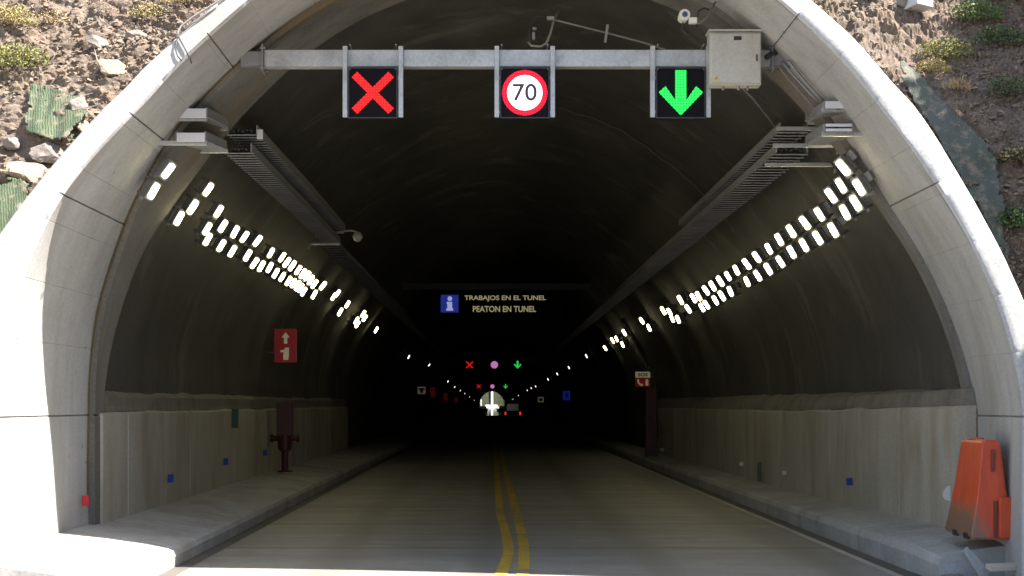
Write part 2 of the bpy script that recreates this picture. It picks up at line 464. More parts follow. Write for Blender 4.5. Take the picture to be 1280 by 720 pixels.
G_IN, G_OUT, G_BACK = smooth_table(T_IN), smooth_table(T_OUT), smooth_table(T_BACK)
def r_in(t): return float(np.interp(t, *G_IN))
def r_out(t): return float(np.interp(t, *G_OUT))
def y_back(t): return float(np.interp(t, *G_BACK))
COLLAR = 0.07
Y_LIN = 20.1
Y_END = 680.0
G_LIN = smooth_table([(-10, 5.20), (0, 5.20), (14, 5.11), (28, 4.98), (40, 4.93), (60, 5.05), (68, 5.16), (90, 5.30), (114, 5.20), (130, 5.08), (143, 5.06), (156, 5.13), (172, 5.14), (180, 5.12), (190, 5.12)])
def r_lin(t): return float(np.interp(t, *G_LIN))
G_CEND = smooth_table([(-10, 18.2), (0, 18.2), (28, 18.45), (60, 18.6), (90, 18.9), (130, 19.5), (150, 20.0), (165, 19.7), (180, 19.3), (190, 19.3)])
def y_cend(t): return float(np.interp(t, *G_CEND))

def section(rf, inset=0.0, zlow=-0.1, n=96, joints=(), jd=0.03, wall_joint=None):
    """points (x, z, theta) from the left foot over the crown to the right foot"""
    out = []
    xl = CX - (rf(180) - inset); xr = CX + (rf(0) - inset)
    zs = [zlow, 0.6, 1.2]
    if wall_joint: zs += [wall_joint - .012, wall_joint, wall_joint + .012]
    lo = []
    for z in zs:
        j = jd if wall_joint and z == wall_joint else 0.0
        lo.append((z, j))
    out += [(xl - j, z, 180.0) for z, j in lo]
    th = set(np.linspace(180, 0, n).tolist())
    dth = 0.13
    if joints:
        for j in np.arange(6.5, 178, 6.9): th |= {j - .05, float(j), j + .05}
    minor = set(float(j) for j in np.arange(6.5, 178, 6.9)) if joints else set()
    for j in joints: th |= {j - dth, j, j + dth}
    for t in sorted(th, reverse=True):
        g = jd if t in joints else (0.005 if t in minor else 0.0)
        r = rf(t) - inset + g
        out.append((CX + r * math.cos(R(t)), CZ + r * math.sin(R(t)), t))
    out += [(xr + j, z, 0.0) for z, j in lo[::-1]]
    return out

def on_lining(u, v, inset=0.0, rf=r_lin):
    """where the sight line of a photo pixel meets the lining (inset metres in front of it)"""
    lo, hi = 15.0, 700.0
    for _ in range(60):
        Y = (lo + hi) / 2
        p = P(u, v, Y)
        dx, dz = p.x - CX, p.z - CZ
        t = math.degrees(math.atan2(dz, dx)) if dz > 0 else (0 if dx > 0 else 180)
        rr = math.hypot(dx, max(dz, 0))
        if rr < rf(t) - inset: lo = Y
        else: hi = Y
    return P(u, v, lo), t

# ---- ground, road, walkways
g = MB()
g.grid([[Vector((x, y, -0.06)) for x in (-900, -60, -12, 12, 60, 900)] for y in (-300, -20, 0, 30, 200, 590, 2500)])
tag(g.build("ground", M["earth"]), kind="structure")

rd = MB()
ys = [-60, -20, 0, 8, 14] + [16 + i for i in range(0, 60, 2)] + [80, 120, 200, 300, 450, 810]
rd.grid([[Vector((x, y, 0.0)) for x in np.linspace(-3.66, 4.5, 9)] for y in ys])
tag(rd.build("road", M["road"]), kind="structure")

def line_strip(mb, fx, w, y0, y1, z=0.004):
    yy = [y0]
    while yy[-1] < y1: yy.append(min(y1, yy[-1] + max(0.6, yy[-1] * 0.05)))
    mb.grid([[Vector((fx(y) - w / 2, y, z)), Vector((fx(y) + w / 2, y, z))] for y in yy])
YL = [(10, 0.10), (16.6, 0.09), (18, .16), (19.5, .22), (22.5, .20), (27, .14), (40, .15), (600, .15)]
YR = [(10, 0.31), (16.6, 0.32), (18, .37), (20.6, .42), (24.8, .42), (34, .40), (48, .37), (600, .37)]
for k, T in enumerate((YL, YR)):
    mb = MB()
    line_strip(mb, lambda y, T=T: float(np.interp(y, [a for a, _ in T], [b for _, b in T])), 0.135, 10, 500)
    tag(mb.build("road_centre_line", M["yellow"]), kind="structure")
mb = MB(); line_strip(mb, lambda y: 4.26, 0.09, 12, 60)
tag(mb.build("road_edge_line", M["edge"]), kind="structure")
mb = MB()
mb.grid([[Vector((4.31, y, 0.005)), Vector((4.50, y, 0.005))] for y in (12, 16, 30, 60)])
mb.grid([[Vector((-3.49, y, 0.005)), Vector((-3.31, y, 0.005))] for y in (12, 16, 30, 60)])
tag(mb.build("road_gutter", M["gutter"]), kind="structure")

def walkway(name, side):
    """raised concrete walkway; side -1 left, +1 right. near end is a real end face."""
    mb = MB()
    if side < 0:
        st = [(14.35, .40, .20), (16.4, .40, .21), (30, .40, .24), (60, .36, .24), (600, .32, .24)]
        kx, wx, lim = -3.47, -4.95, 14.35
    else:
        st = [(16.15, .46, .29), (19, .45, .29), (22, .41, .28), (30, .30, .26), (60, .27, .25), (600, .27, .25)]
        kx, wx, lim = 4.47, 5.6, 16.15
    Ys = [lim]
    y = lim
    while y < 55:
        y += 1.15
        Ys += [y - .018, y, y + .018]
    Ys += [70, 100, 160, 300, 590]
    rows = []
    for y in Ys:
        zw = float(np.interp(y, [a for a, _, _ in st], [b for _, b, _ in st]))
        zk = float(np.interp(y, [a for a, _, _ in st], [c for _, _, c in st]))
        j = 0.0
        if 15 < y < 56 and abs(((y - lim) / 1.15) - round((y - lim) / 1.15)) < 1e-6: j = 0.032
        s = side
        wob = 0.012 * noise.noise(Vector((y * 1.3, s * 5, 0)))
        r = 0.085
        k = kx + wob
        pts = [(k + s * j + s*0.02, -0.02), (k + s * j + s * 0.008, zk * .5), (k + s * j, zk - r - j), (k + s * (r * .3 + j), zk - r * .3 - j), (k + s * (r + j * 0), zk - j),
               (k + s * .35, zk + (zw - zk) * .27 - j * .4), (k + s * .8, zk + (zw - zk) * .6 - j * .3), (wx, zw), (wx, -0.05)]
        rows.append([Vector((x, y, z)) for x, z in pts])
    V = mb.grid(rows)
    mb.bm.faces.new(V[0])
    if side < 0:
        # apron in front of the portal face, level with the walkway
        mb.box((-7.7, 15.36, 0.17), (5.5, 2.02, 0.457), bevel=.02)
    else:
        mb.box((7.0, 15.95 + .33, 0.185), (2.8, 0.26, 0.53), bevel=.015)
    o = mb.build(name, M["walk"], recalc=True)
    return tag(o, kind="structure")
walkway("raised_pavement", -1)
walkway("raised_pavement", 1)

# ---- portal ring: one cast concrete ring with front face, reveal and extrados
portal = empty("tunnel_portal", (CX, Y0, 0), "pale concrete arch framing the tunnel mouth at the foot of the rocky slope", "tunnel portal")
def local(o):
    """keeps world coordinates when parented to an empty that is only translated"""
    p = o.parent
    o.location = -p.location
    return o
JL = (155.0, 143.0, 130.0, 28.6, 55.0)
sec_i = section(r_in, joints=JL, wall_joint=1.67)
FA, FB = 15.12, 0.15                                  # the front leans back: depth = FA + FB * height
def front(x, z, t, dy=0.0):
    k = (FA + FB * EYE) / (Y0 - FB * (z - EYE))
    q = 1.0 if t < 140 else max(0.0, 1 - (t - 140) / 30)
    return Vector((x * (1 + (k - 1) * q), Y0 * k + dy, EYE + (z - EYE) * (1 + (k - 1) * (q if z > 1 else 0))))
mb = MB()
rows = []
nseg = 10
for i in range(nseg + 1):
    row = []
    for x, z, t in sec_i:
        f = i / nseg
        p0 = front(x, z, t, .03)
        p = p0.lerp(Vector((x, y_back(t), z)), f)
        wob = 0.012 * noise.noise(p * .8)
        row.append(p + Vector((wob * math.cos(R(t)), 0, wob * math.sin(R(t)))))
    rows.append(row)
mb.grid(rows)
reveal = local(mb.build("reveal", M["ring"], portal)); smooth_by_angle(reveal, 25)
# front face with a small arris at the inner edge; the outer side runs back into the hill
mb = MB()
outer = []
for x, z, t in sec_i:
    if z < CZ and t in (180.0, 0.0):
        k = (CZ - z)
        ro = r_out(t) + (0.30 * k if t == 180.0 else 0.05 * k)
        outer.append((CX + ro * math.cos(R(t)), z))
    else:
        ro = r_out(t) + 0.01 * noise.noise(Vector((t * .3, 0, 0)))
        outer.append((CX + ro * math.cos(R(t)), CZ + ro * math.sin(R(t))))
rows = []
rows.append([front(x, z, t, .03) for x, z, t in sec_i])
rows.append([front(x + .02 * math.cos(R(t)), z + .02 * math.sin(R(t)), t, .006) for x, z, t in sec_i])
for f in (0.12, 0.35, .65, .9):
    rows.append([front(x + (ox - x) * f, z + (oz - z) * f, t, 0.008 * noise.noise(Vector((x, z, f)))) for (x, z, t), (ox, oz) in zip(sec_i, outer)])
rows.append([front(ox, oz, t, .025) for (x, z, t), (ox, oz) in zip(sec_i, outer)])
for y in (17.2, 18.5, 21.0):
    rows.append([Vector((ox, y, oz)) for ox, oz in outer])
mb.grid(rows)
face = local(mb.build("front_face", M["ring"], portal)); smooth_by_angle(face, 40)

# rusty filler in the joint between ring and collar
for ts, nm in (((180, 108), "left"), ((0, 1), "right")):
    mb = MB(); rows = []
    pr = [(x, z, t) for x, z, t in sec_i if (t >= ts[1] if nm == "left" else t == 0) and z > .25]
    for x, z, t in pr:
        r1 = .010
        w_ = .10 + .05 * noise.noise(Vector((x, z * 1.5, 4)))
        yb = y_back(t)
        fr = front(x, z, t, .03); bk = Vector((x, yb, z))
        rows.append([bk + (fr - bk).normalized() * w_ + Vector((-math.cos(R(t)) * r1, 0, -math.sin(R(t)) * r1)), bk + Vector((-math.cos(R(t)) * r1, 0.01, -math.sin(R(t)) * r1))])
    mb.grid(rows)
    local(mb.build("joint_filler", M["rust"], portal))

# ---- collar between the ring and the lining, then the lining itself
lining = empty("tunnel_lining", (CX, Y_LIN, 0), "dark sooty vault and pale lower walls running deep inside the tunnel", "tunnel lining")
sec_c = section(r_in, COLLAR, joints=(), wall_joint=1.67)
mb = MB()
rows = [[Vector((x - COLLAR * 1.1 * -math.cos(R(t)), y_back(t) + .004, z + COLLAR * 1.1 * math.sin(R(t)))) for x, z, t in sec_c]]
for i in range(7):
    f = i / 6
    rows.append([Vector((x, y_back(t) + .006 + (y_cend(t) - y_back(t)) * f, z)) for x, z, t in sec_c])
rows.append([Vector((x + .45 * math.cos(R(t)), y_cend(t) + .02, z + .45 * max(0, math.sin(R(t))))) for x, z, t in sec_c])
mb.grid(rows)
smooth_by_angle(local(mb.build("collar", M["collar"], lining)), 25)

def y_lin(t): return y_cend(t) - .06
stations = [Y_LIN] + [Y_LIN + .5 * k for k in range(1, 60)] + [52 + 2 * k for k in range(0, 25)] + [110, 130, 160, 200, 260, 340, 450, 560, Y_END]
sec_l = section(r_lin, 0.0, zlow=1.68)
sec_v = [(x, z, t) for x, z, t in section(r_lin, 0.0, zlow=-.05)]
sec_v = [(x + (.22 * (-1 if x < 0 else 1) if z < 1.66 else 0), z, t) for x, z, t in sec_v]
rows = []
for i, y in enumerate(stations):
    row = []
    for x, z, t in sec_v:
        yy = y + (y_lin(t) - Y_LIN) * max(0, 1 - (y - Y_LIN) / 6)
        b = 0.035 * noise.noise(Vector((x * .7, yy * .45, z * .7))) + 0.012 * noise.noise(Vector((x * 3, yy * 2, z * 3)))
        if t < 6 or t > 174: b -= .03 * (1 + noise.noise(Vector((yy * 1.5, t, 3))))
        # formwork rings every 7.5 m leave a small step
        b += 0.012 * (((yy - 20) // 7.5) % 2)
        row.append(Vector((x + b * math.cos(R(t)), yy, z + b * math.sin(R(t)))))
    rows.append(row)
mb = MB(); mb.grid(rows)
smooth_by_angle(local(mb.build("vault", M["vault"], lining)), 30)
for side, xw in ((-1, -4.65), (1, 5.22)):
    mb = MB()
    rows = []
    y0w = 19.15 if side < 0 else 17.93
    yy = sorted([y0w] + [20 + k for k in range(0, 33)] + [20.5 + 4.2 * k + e for k in range(8) for e in (-.03, -.022, .022, .03)])
    for y in yy:
        zt = 1.68 + (0.10 * max(0, 1 - (y - 18) / 10) if side > 0 else 0.02) + .03 * noise.noise(Vector((y * .8, side, 0)))
        b = 0.015 * noise.noise(Vector((y * .6, side * 3, 0)))
        if abs(((y - 20.5) / 4.2) - round((y - 20.5) / 4.2)) * 4.2 < .025: b += side * .025
        rows.append([Vector((xw + b, y, 0.1)), Vector((xw + b, y, 0.7)), Vector((xw + b * 1.5, y, 1.2)), Vector((xw + b, y, zt - .03)), Vector((xw + b + side * .03, y, zt)), Vector((xw + side * .35, y, zt + .004))])
    V = mb.grid(rows)
    mb.bm.faces.new(V[0]); mb.bm.faces.new(V[-1])
    local(mb.build("side_wall", M["wall"], lining, recalc=True))
    mb = MB(); rows = []
    y = yy[0]
    while y < 52:
        zt = 1.68 + (0.10 * max(0, 1 - (y - 18) / 10) if side > 0 else 0.02)
        top = 2.0 + .03 * noise.noise(Vector((y * 1.1, side, 1))) + .012 * noise.noise(Vector((y * 6, side, 2)))
        n1, n2 = (.008 * noise.noise(Vector((y * 5, side, q))) for q in (4, 8))
        xv = CX + side * math.sqrt(max(.1, (r_lin(90 - side * 87)) ** 2 - (top - CZ) ** 2))
        rows.append([Vector((xw + side * .055, y, zt + .004)), Vector((xw + side * (.065 + n1), y, zt + .07 + n2)), Vector((xw * .6 + xv * .4 + n2, y, zt + .19 + n1)), Vector((xv + side * .02, y, top)), Vector((xv + side * .12, y, top + .01))])
        y += .12
    V = mb.grid(rows)
    p5 = rows[0][-1]
    mb.bm.faces.new(V[0] + [mb.bm.verts.new((p5.x, p5.y, rows[0][0].z))])
    local(mb.build("mortar_ledge", M["ledge"], lining))
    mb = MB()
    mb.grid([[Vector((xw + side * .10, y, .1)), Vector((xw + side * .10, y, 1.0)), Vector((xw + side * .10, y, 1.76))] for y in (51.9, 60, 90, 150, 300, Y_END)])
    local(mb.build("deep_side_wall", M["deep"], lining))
# construction debris of the lining: pale ledge crumbs are left to the noise in the wall top

# far mouth: hillside in daylight beyond the end of the bore
mb = MB()
rows = []
for i in range(14):
    y = 730 + i * 14
    row = []
    for k in range(26):
        x = -120 + k * 9.6
        row.append(Vector((x, y, -1 + i * 11 + 5 * noise.noise(Vector((x * .05, y * .03, 1))))))
    rows.append(row)
mb.grid(rows)
far_walls = []
M["farhill"] = rock_mat("far_green_slope", (0.008, 0.010, 0.006), (0.034, 0.040, 0.024), 0.10)
M["farhill"].node_tree.nodes["Principled BSDF"].inputs["Specular IOR Level"].default_value = 0.0
M["farhill"].node_tree.nodes["Principled BSDF"].inputs["Roughness"].default_value = 1.0
tag(mb.build("far_hill", M["farhill"], smooth=True), kind="structure")
mb = MB(); mb.box((-4.7, 715, 1.8), (.5, 69, 4.0), bevel=.05)  # added wall; its sunlit side stands in for daylight on the bore wall
tag(mb.build("added_far_wall", M["ring"]), "added pale wall making a bright streak at the left of the far tunnel mouth", "wall")
mb = MB(); mb.box((.4, 748, 13.5), (.9, 40, .8), Matrix.Rotation(R(38.2), 3, 'X'), bevel=.05)  # added strip; its pale top stands in for a white streak of light
tag(mb.build("added_pale_strip", M["ring"]), "added narrow pale strip making a white streak up the slope beyond the far tunnel mouth", "pale strip")
mb = MB(); mb.grid([[Vector((x, y, .006)) for x in (-1.2 - .3 * math.sin(y), 1.6 + .3 * math.sin(y * 1.7))] for y in (250, 300, 350, 420, 500, 590, 678)])
ramp_mb = MB(); ramp_mb.grid([[Vector((x * w_, y, z_)) for x in (-3.2, 0, 3.4)] for y, z_, w_ in ((680.5, .0, 1), (700, .45, .95), (730, 1.3, .8), (752, 2.1, .6))])  # added rising ramp; its sunlit surface imitates the bright reflection on the road
tag(ramp_mb.build("added_exit_ramp", M["walk"]), kind="structure")
M["wet"] = mat("wet_road_film", (0.10, 0.12, 0.12), 0.06, spec=.8)
tag(mb.build("wet_road", M["wet"]), kind="structure")

# ------------------------------------------------------------------ hillside above and beside the portal
def softplus(x, k=1.2): return math.log1p(math.exp(max(-40, min(40, x * k)))) / k
def hill_y(x, z):
    """depth of the bare slope at (x, z)"""
    d = max(0.0, math.hypot(x - CX, z - CZ) - 5.2)
    return 16.80 + 0.10 * min(d, 3) + 0.85 * softplus(z - 3.4) + 0.10 * max(0, abs(x) - 8)
def rock_h(x, z):
    p = Vector((x, z * 1.75, 0))
    wv = noise.noise_vector(p * 1.3) * 0.35
    q = (p + wv) * 2.7
    d, pts = noise.voronoi(q)
    cell = noise.noise(pts[0] * 3.7)
    edge = min(1.0, (d[1] - d[0]) * 3.2)
    q2 = (p + wv * .6) * 6.5
    d2, pts2 = noise.voronoi(q2)
    e2 = min(1.0, (d2[1] - d2[0]) * 3)
    big = noise.fractal(p * 0.45, 1.0, 2.0, 4)
    fine = noise.fractal(p * 9, 0.9, 2.1, 4)
    return 0.060 * edge + 0.070 * cell * edge + 0.028 * e2 + 0.030 * noise.noise(pts2[0] * 5) * e2 + 0.16 * big + 0.022 * fine
HN = Vector((0, -0.76, 0.65))
def hill_point(x, z, off=0.0):
    return Vector((x, hill_y(x, z), z)) + HN * off

def hill_patch(t0, t1, nt, ds):
    rows = []
    for i in range(nt + 1):
        t = t0 + (t1 - t0) * i / nt
        ro = r_out(max(-10, min(190, t))) + .01
        row = []
        for d in ds:
            x = CX + (ro + d) * math.cos(R(t)); z = CZ + (ro + d) * math.sin(R(t))
            z = max(z, -0.4)
            k = min(1, d / 0.25)
            h = rock_h(x, z) if d < 9 else 0.25 * noise.fractal(Vector((x * .4, z * .4, 0)), 1, 2, 4)
            p = hill_point(x, z, h * (0.25 + .75 * k))
            if d <= 0.0: p.y = min(max(p.y, 16.9), 20.6)
            row.append(p)
        rows.append(row)
    return rows
ds = [0, .02] + list(np.cumsum(np.full(95, 0.032)) + .02) + list(3.2 + np.cumsum(np.geomspace(.05, 3.2, 36)))
mb = MB()
rows = hill_patch(-14, 64, 300, ds)
rows += hill_patch(64.6, 115, 90, ds)
rows += hill_patch(115.4, 192, 300, ds)
mb.grid(rows)
tag(mb.build("hillside", M["hill"], smooth=False), kind="structure")

# cut bank on the right of the approach; it shades the right foot of the portal
mb = MB()
rows = []
for j in range(70):
    y = -12 + j * 0.43
    row = []
    for k in range(46):
        x = 6.9 + k * 0.16 + max(0, k - 26) ** 2 * .05
        s = max(0, min(1, (x - 7.0) / 3.2)); s = s * s * (3 - 2 * s)
        z = 9.5 * s + 0.55 * max(0, x - 10.2) * .8 + .5 * noise.fractal(Vector((x * .6, y * .6, 2)), 1, 2, 4) * s
        row.append(Vector((x, y, z - .1)))
    rows.append(row)
mb.grid(rows)
tag(mb.build("cut_bank", M["hill"]), kind="structure")

def rock_bm(seed, s, flat=0.6, n=14):
    rnd = random.Random(seed)
    b = bmesh.new()
    for _ in range(n):
        v = Vector((rnd.gauss(0, 1), rnd.gauss(0, 1), rnd.gauss(0, 1))).normalized()
        b.verts.new(Vector((v.x * s, v.y * s, v.z * s * flat)) * rnd.uniform(.75, 1.1))
    bmesh.ops.convex_hull(b, input=list(b.verts))
    for v in [v for v in b.verts if not v.link_faces]: b.verts.remove(v)
    return b

# loose scree: nobody could count it
mb = MB()
rs = random.Random(3)
proto = []
for k in range(14):
    b = rock_bm(100 + k, 1.0, rs.uniform(.4, .75), 10)
    b.verts.ensure_lookup_table()
    b.verts.index_update()
    proto.append(([v.co.copy() for v in b.verts], [[v.index for v in f.verts] for f in b.faces]))
    b.free()
sv, sf = [], []
for _ in range(34000):
    left = rs.random() < .5
    t = rs.uniform(118, 172) if left else rs.uniform(8, 62)
    d = rs.uniform(.02, 3.4)
    ro = r_out(t)
    x = CX + (ro + d) * math.cos(R(t)); z = CZ + (ro + d) * math.sin(R(t))
    dens = noise.noise(Vector((x * .9, z * .9, 7)))
    if rs.random() > .55 + dens: continue
    s = 0.010 + 0.042 * rs.random() ** 3.4
    p = hill_point(x, z, rock_h(x, z) * min(1, .25 + d * 3) + s * .2)
    rot = Matrix.Rotation(rs.uniform(0, 6.28), 3, 'Z') @ Matrix.Rotation(rs.uniform(-.9, .9), 3, 'X')
    V, Fc = rs.choice(proto)
    o0 = len(sv)
    sv += [p + rot @ (v * s) for v in V]
    sf += [[i + o0 for i in f] for f in Fc]
me = bpy.data.meshes.new("scree"); me.from_pydata(sv, [], sf); me.materials.append(M["scree"])
o = bpy.data.objects.new("scree", me); COL.objects.link(o); tag(o, kind="stuff")

def rough_rock(name, px, size, matl, label, seed, flat=.6, rot=(0, 0, 0), lift=.0, sub=3, scale=(1, 1, 1)):
    u, v = px
    p = on_hill(u, v)
    size *= .85
    b = rock_bm(seed, size, flat, 18)
    bmesh.ops.bevel(b, geom=list(b.edges), offset=size * .06, segments=1, affect='EDGES')
    bmesh.ops.triangulate(b, faces=b.faces)
    bmesh.ops.subdivide_edges(b, edges=list(b.edges), cuts=2, use_grid_fill=True)
    for vv in b.verts:
        vv.co = Vector((vv.co.x * scale[0], vv.co.y * scale[1], vv.co.z * scale[2]))
        vv.co += vv.co.normalized() * size * (.10 * noise.fractal(vv.co * (2.2 / size) + Vector((seed, 0, 0)), 1, 2, 3))
    mbk = MB(); mbk.merge(b)
    o = mbk.build(name, matl)
    o.location = p + HN * (rock_h(p.x, p.z) + lift)
    o.rotation_euler = rot
    return tag(o, label, "rock")
def on_hill(u, v):
    lo, hi = 14.0, 80.0
    for _ in range(50):
        Y = (lo + hi) / 2
        p = P(u, v, Y)
        if Y < hill_y(p.x, p.z): lo = Y
        else: hi = Y
    return P(u, v, lo)

rough_rock("boulder", (1087, 6), .15, M["redrock"], "reddish brown boulder left of the pale concrete block above the right side of the arch", 11, .6, (.4, .2, .3), .06, scale=(1.5, 1, 1))
rough_rock("boulder", (1128, 14), .15, M["greyrock"], "grey angular rock leaning against the left side of the pale concrete block", 12, .8, (.2, .5, .3), .02)
rough_rock("rock_slab", (143, 96), .21, M["tanrock"], "largest pale tan slab on the slope touching the left shoulder of the arch", 13, .45, (.9, .2, .1), .05, scale=(1.2, 1, 1.1))
rough_rock("rock_slab", (101, 140), .17, M["greyrock"], "rounded grey slab at the right edge of the upper green mesh patch", 14, .5, (.9, -.2, .5), .08)
rough_rock("rock_slab", (107, 163), .15, M["tanrock"], "small pale tan slab wedged between upper green mesh patch and arch", 15, .5, (.8, .1, .9), .03)
rough_rock("rock_slab", (60, 192), .22, M["greyrock"], "wide grey brown slab just below the upper green mesh patch", 16, .5, (1.0, .1, .2), .06, scale=(1.5, 1, 1))
rough_rock("rock_slab", (36, 214), .24, M["tanrock"], "broad cracked tan slab above the lower green mesh patch at the left", 17, .45, (1.0, .0, .5), .05, scale=(1.4, 1, 1))
rough_rock("boulder", (16, 180), .16, M["greyrock"], "dark grey boulder left of the wide slab under the upper mesh patch", 18, .7, (.3, .4, .5), .03)
rough_rock("boulder", (125, 60), .16, M["greyrock"], "grey boulder in the scree above the largest tan slab", 19, .6, (.6, .4, .2), .03, scale=(1.3, 1, 1))
rough_rock("boulder", (172, 52), .14, M["greyrock"], "grey flat boulder beside the bent conduit over the left shoulder", 20, .55, (.6, .1, .2), .03, scale=(1.5, 1, 1))
rough_rock("rock_slab", (1135, 112), .15, M["greyrock"], "pale grey slab lying on the right shoulder of the arch by the green sheet", 22, .45, (.8, .3, -.6), .04)

# pale cast concrete block
p = on_hill(1142, 14)
mb = MB(); mb.box((0, 0, 0), (.26, .30, .24), bevel=.012)
o = mb.build("concrete_block", M["ring"]); o.location = p + HN * .16; o.rotation_euler = (R(-8), R(4), R(28))
tag(o, "pale squared concrete block lying on the slope above the right side of the arch", "concrete block")

# green erosion mesh laid on the slope, rocks poke through it
def mesh_sheet(pxpoly, label, off, matl=None):
    us = [u for u, v in pxpoly]; vs = [v for u, v in pxpoly]
    def inside(u, v):
        c = False
        for (a, b), (c2, d) in zip(pxpoly, pxpoly[1:] + pxpoly[:1]):
            if (b > v) != (d > v) and u < (c2 - a) * (v - b) / (d - b) + a: c = not c
        return c
    mb = MB()
    u0, u1, v0, v1 = min(us), max(us), min(vs), max(vs)
    m = max(10, int((v1 - v0) / 1.6)); n = max(10, int((u1 - u0) / 1.6))
    V = {}
    def vert(i, j):
        if (i, j) not in V:
            p = on_hill(u0 + (u1 - u0) * i / n, v0 + (v1 - v0) * j / m)
            o_ = off + .06 * noise.noise(p * 2.2) + .03 * noise.noise(Vector((p.x * 9, p.z * 2, 0)))
            V[i, j] = mb.bm.verts.new(p + HN * o_)
        return V[i, j]
    for i in range(n):
        for j in range(m):
            uc, vc = u0 + (u1 - u0) * (i + .5) / n, v0 + (v1 - v0) * (j + .5) / m
            wob = 8 * noise.noise(Vector((uc * .06, vc * .06, 5))) + 6 * noise.noise(Vector((uc * .2, vc * .2, 9)))
            if inside(uc + wob, vc + wob):
                mb.bm.faces.new((vert(i, j), vert(i + 1, j), vert(i + 1, j + 1), vert(i, j + 1)))
    ext = bmesh.ops.extrude_face_region(mb.bm, geom=list(mb.bm.faces))
    for e in ext["geom"]:
        if isinstance(e, bmesh.types.BMVert): e.co += HN * .012
    o = mb.build("green_mesh_sheet", matl or M["meshsheet"], smooth=True, recalc=True)
    return tag(o, label, "erosion mesh")
mesh_sheet([(46, 118), (62, 116), (100, 128), (112, 150), (88, 186), (64, 184), (34, 172), (38, 142)], "torn green mesh sheet between rocks beside the upper left of the arch", .115)
mesh_sheet([(-6, 236), (20, 232), (42, 244), (34, 272), (20, 300), (2, 330), (-12, 330), (-14, 260)], "lower green mesh sheet at the left edge under the broad tan slab", .115)
mesh_sheet([(1124, 92), (1150, 112), (1176, 140), (1204, 168), (1232, 198), (1244, 240), (1250, 300), (1262, 350), (1240, 310), (1206, 250), (1172, 190), (1140, 138), (1122, 112)], "long dull green sheet hanging down the slope along the right shoulder of the arch", .15, M["dullsheet"])

# dry leaf litter lying between the stones
lv, lf = [], []
rl_ = random.Random(17)
for _ in range(9000):
    left = rl_.random() < .4
    t = rl_.uniform(120, 165) if left else rl_.uniform(12, 60)
    d = rl_.uniform(.03, 2.6)
    ro = r_out(t)
    x = CX + (ro + d) * math.cos(R(t)); z = CZ + (ro + d) * math.sin(R(t))
    if noise.noise(Vector((x * 1.1, z * 1.1, 21))) < (.05 if left else -.05): continue
    p = hill_point(x, z, rock_h(x, z) * min(1, .25 + d * 3) + .012)
    a = Vector((rl_.gauss(0, 1), rl_.gauss(0, .8), rl_.gauss(0, .8))).normalized(); b = a.cross(HN + Vector((rl_.gauss(0, .4), rl_.gauss(0, .4), rl_.gauss(0, .4)))).normalized()
    L_ = rl_.uniform(.012, .035); k0 = len(lv)
    lv += [p, p + a * L_ * .5 + b * L_ * .25 + HN * .006, p + a * L_, p + a * L_ * .5 - b * L_ * .25 + HN * .004]
    lf.append([k0, k0 + 1, k0 + 2, k0 + 3])
me = bpy.data.meshes.new("leaf_litter"); me.from_pydata(lv, [], lf)
def litter_mat():
    m = mat("dry_leaf", (0.2, 0.12, 0.06), 0.85)
    g_ = nd(m, "ShaderNodeNewGeometry")
    c = ramp(m, g_.outputs["Random Per Island"], [(0.0, (0.16, 0.085, 0.045)), (0.4, (0.26, 0.165, 0.085)), (0.75, (0.36, 0.265, 0.15)), (1.0, (0.12, 0.065, 0.04))])
    m.node_tree.links.new(c, m.node_tree.nodes["Principled BSDF"].inputs["Base Color"])
    return m
me.materials.append(litter_mat())
o = bpy.data.objects.new("leaf_litter", me); COL.objects.link(o); tag(o, kind="stuff")

# shrubs and tufts
def leaf_cloud(mb, n, rx, ry, rz, leaf, seed, up=.3, blades=False):
    rnd = random.Random(seed)
    for _ in range(n):
        while True:
            q = Vector((rnd.uniform(-1, 1), rnd.uniform(-1, 1), rnd.uniform(-.3, 1)))
            if q.length < 1: break
        if noise.noise(q * 2.6 + Vector((seed, 0, 0))) < -.12: continue
        c = Vector((q.x * rx, q.y * ry, q.z * rz))
        a = Vector((rnd.gauss(0, 1), rnd.gauss(0, 1), rnd.gauss(up, .8))).normalized()
        if blades:
            a = (Vector((q.x, q.y, .9)) + Vector((rnd.gauss(0, .3), rnd.gauss(0, .3), 0))).normalized()
        b = a.cross(Vector((rnd.gauss(0, 1), rnd.gauss(0, 1), rnd.gauss(0, 1)))).normalized()
        L = leaf * rnd.uniform(.6, 1.4); W = L * (.10 if blades else .38)
        mb.face([c - b * W * .6, c + a * L * .5 - b * W, c + a * L, c + a * L * .5 + b * W])
def shrub(px, r, mats, label, seed, n=900, leaf=.045, cat="shrub", blades=False, name="shrub", h=.55, lift=.05):
    if not blades: n = int(n * 2.6); leaf *= .58; r *= 1.15
    p = on_hill(*px)
    root = empty(name, p + HN * (rock_h(p.x, p.z) * .9 + .02), label, cat)
    for k, mname in enumerate(mats):
        mb = MB(); leaf_cloud(mb, n // len(mats), r, r * .8, r * h, leaf, seed + k * 13, blades=blades)
        f = mb.build("foliage", M[mname], root); f.location = (0, 0, lift * .3)
    rnd = random.Random(seed)
    mb = MB()
    for _ in range(5):
        mb.tube([(rnd.uniform(-.03, .03), rnd.uniform(-.03, .03), -.1), (rnd.uniform(-.4, .4) * r, rnd.uniform(-.4, .4) * r, r * .35), (rnd.uniform(-.7, .7) * r, rnd.uniform(-.6, .6) * r, r * .7)], [.008, .006, .003], 5)
    mb.build("stem", M["stem"], root)
    return root
shrub((14, 38), .30, ["leafyellow", "leafdry"], "dry yellow shrub at the top left corner of the slope", 31, 1300)
shrub((22, 88), .36, ["leafyellow", "leafolive"], "yellow olive shrub at the left edge below the dry corner shrub", 32, 1500)
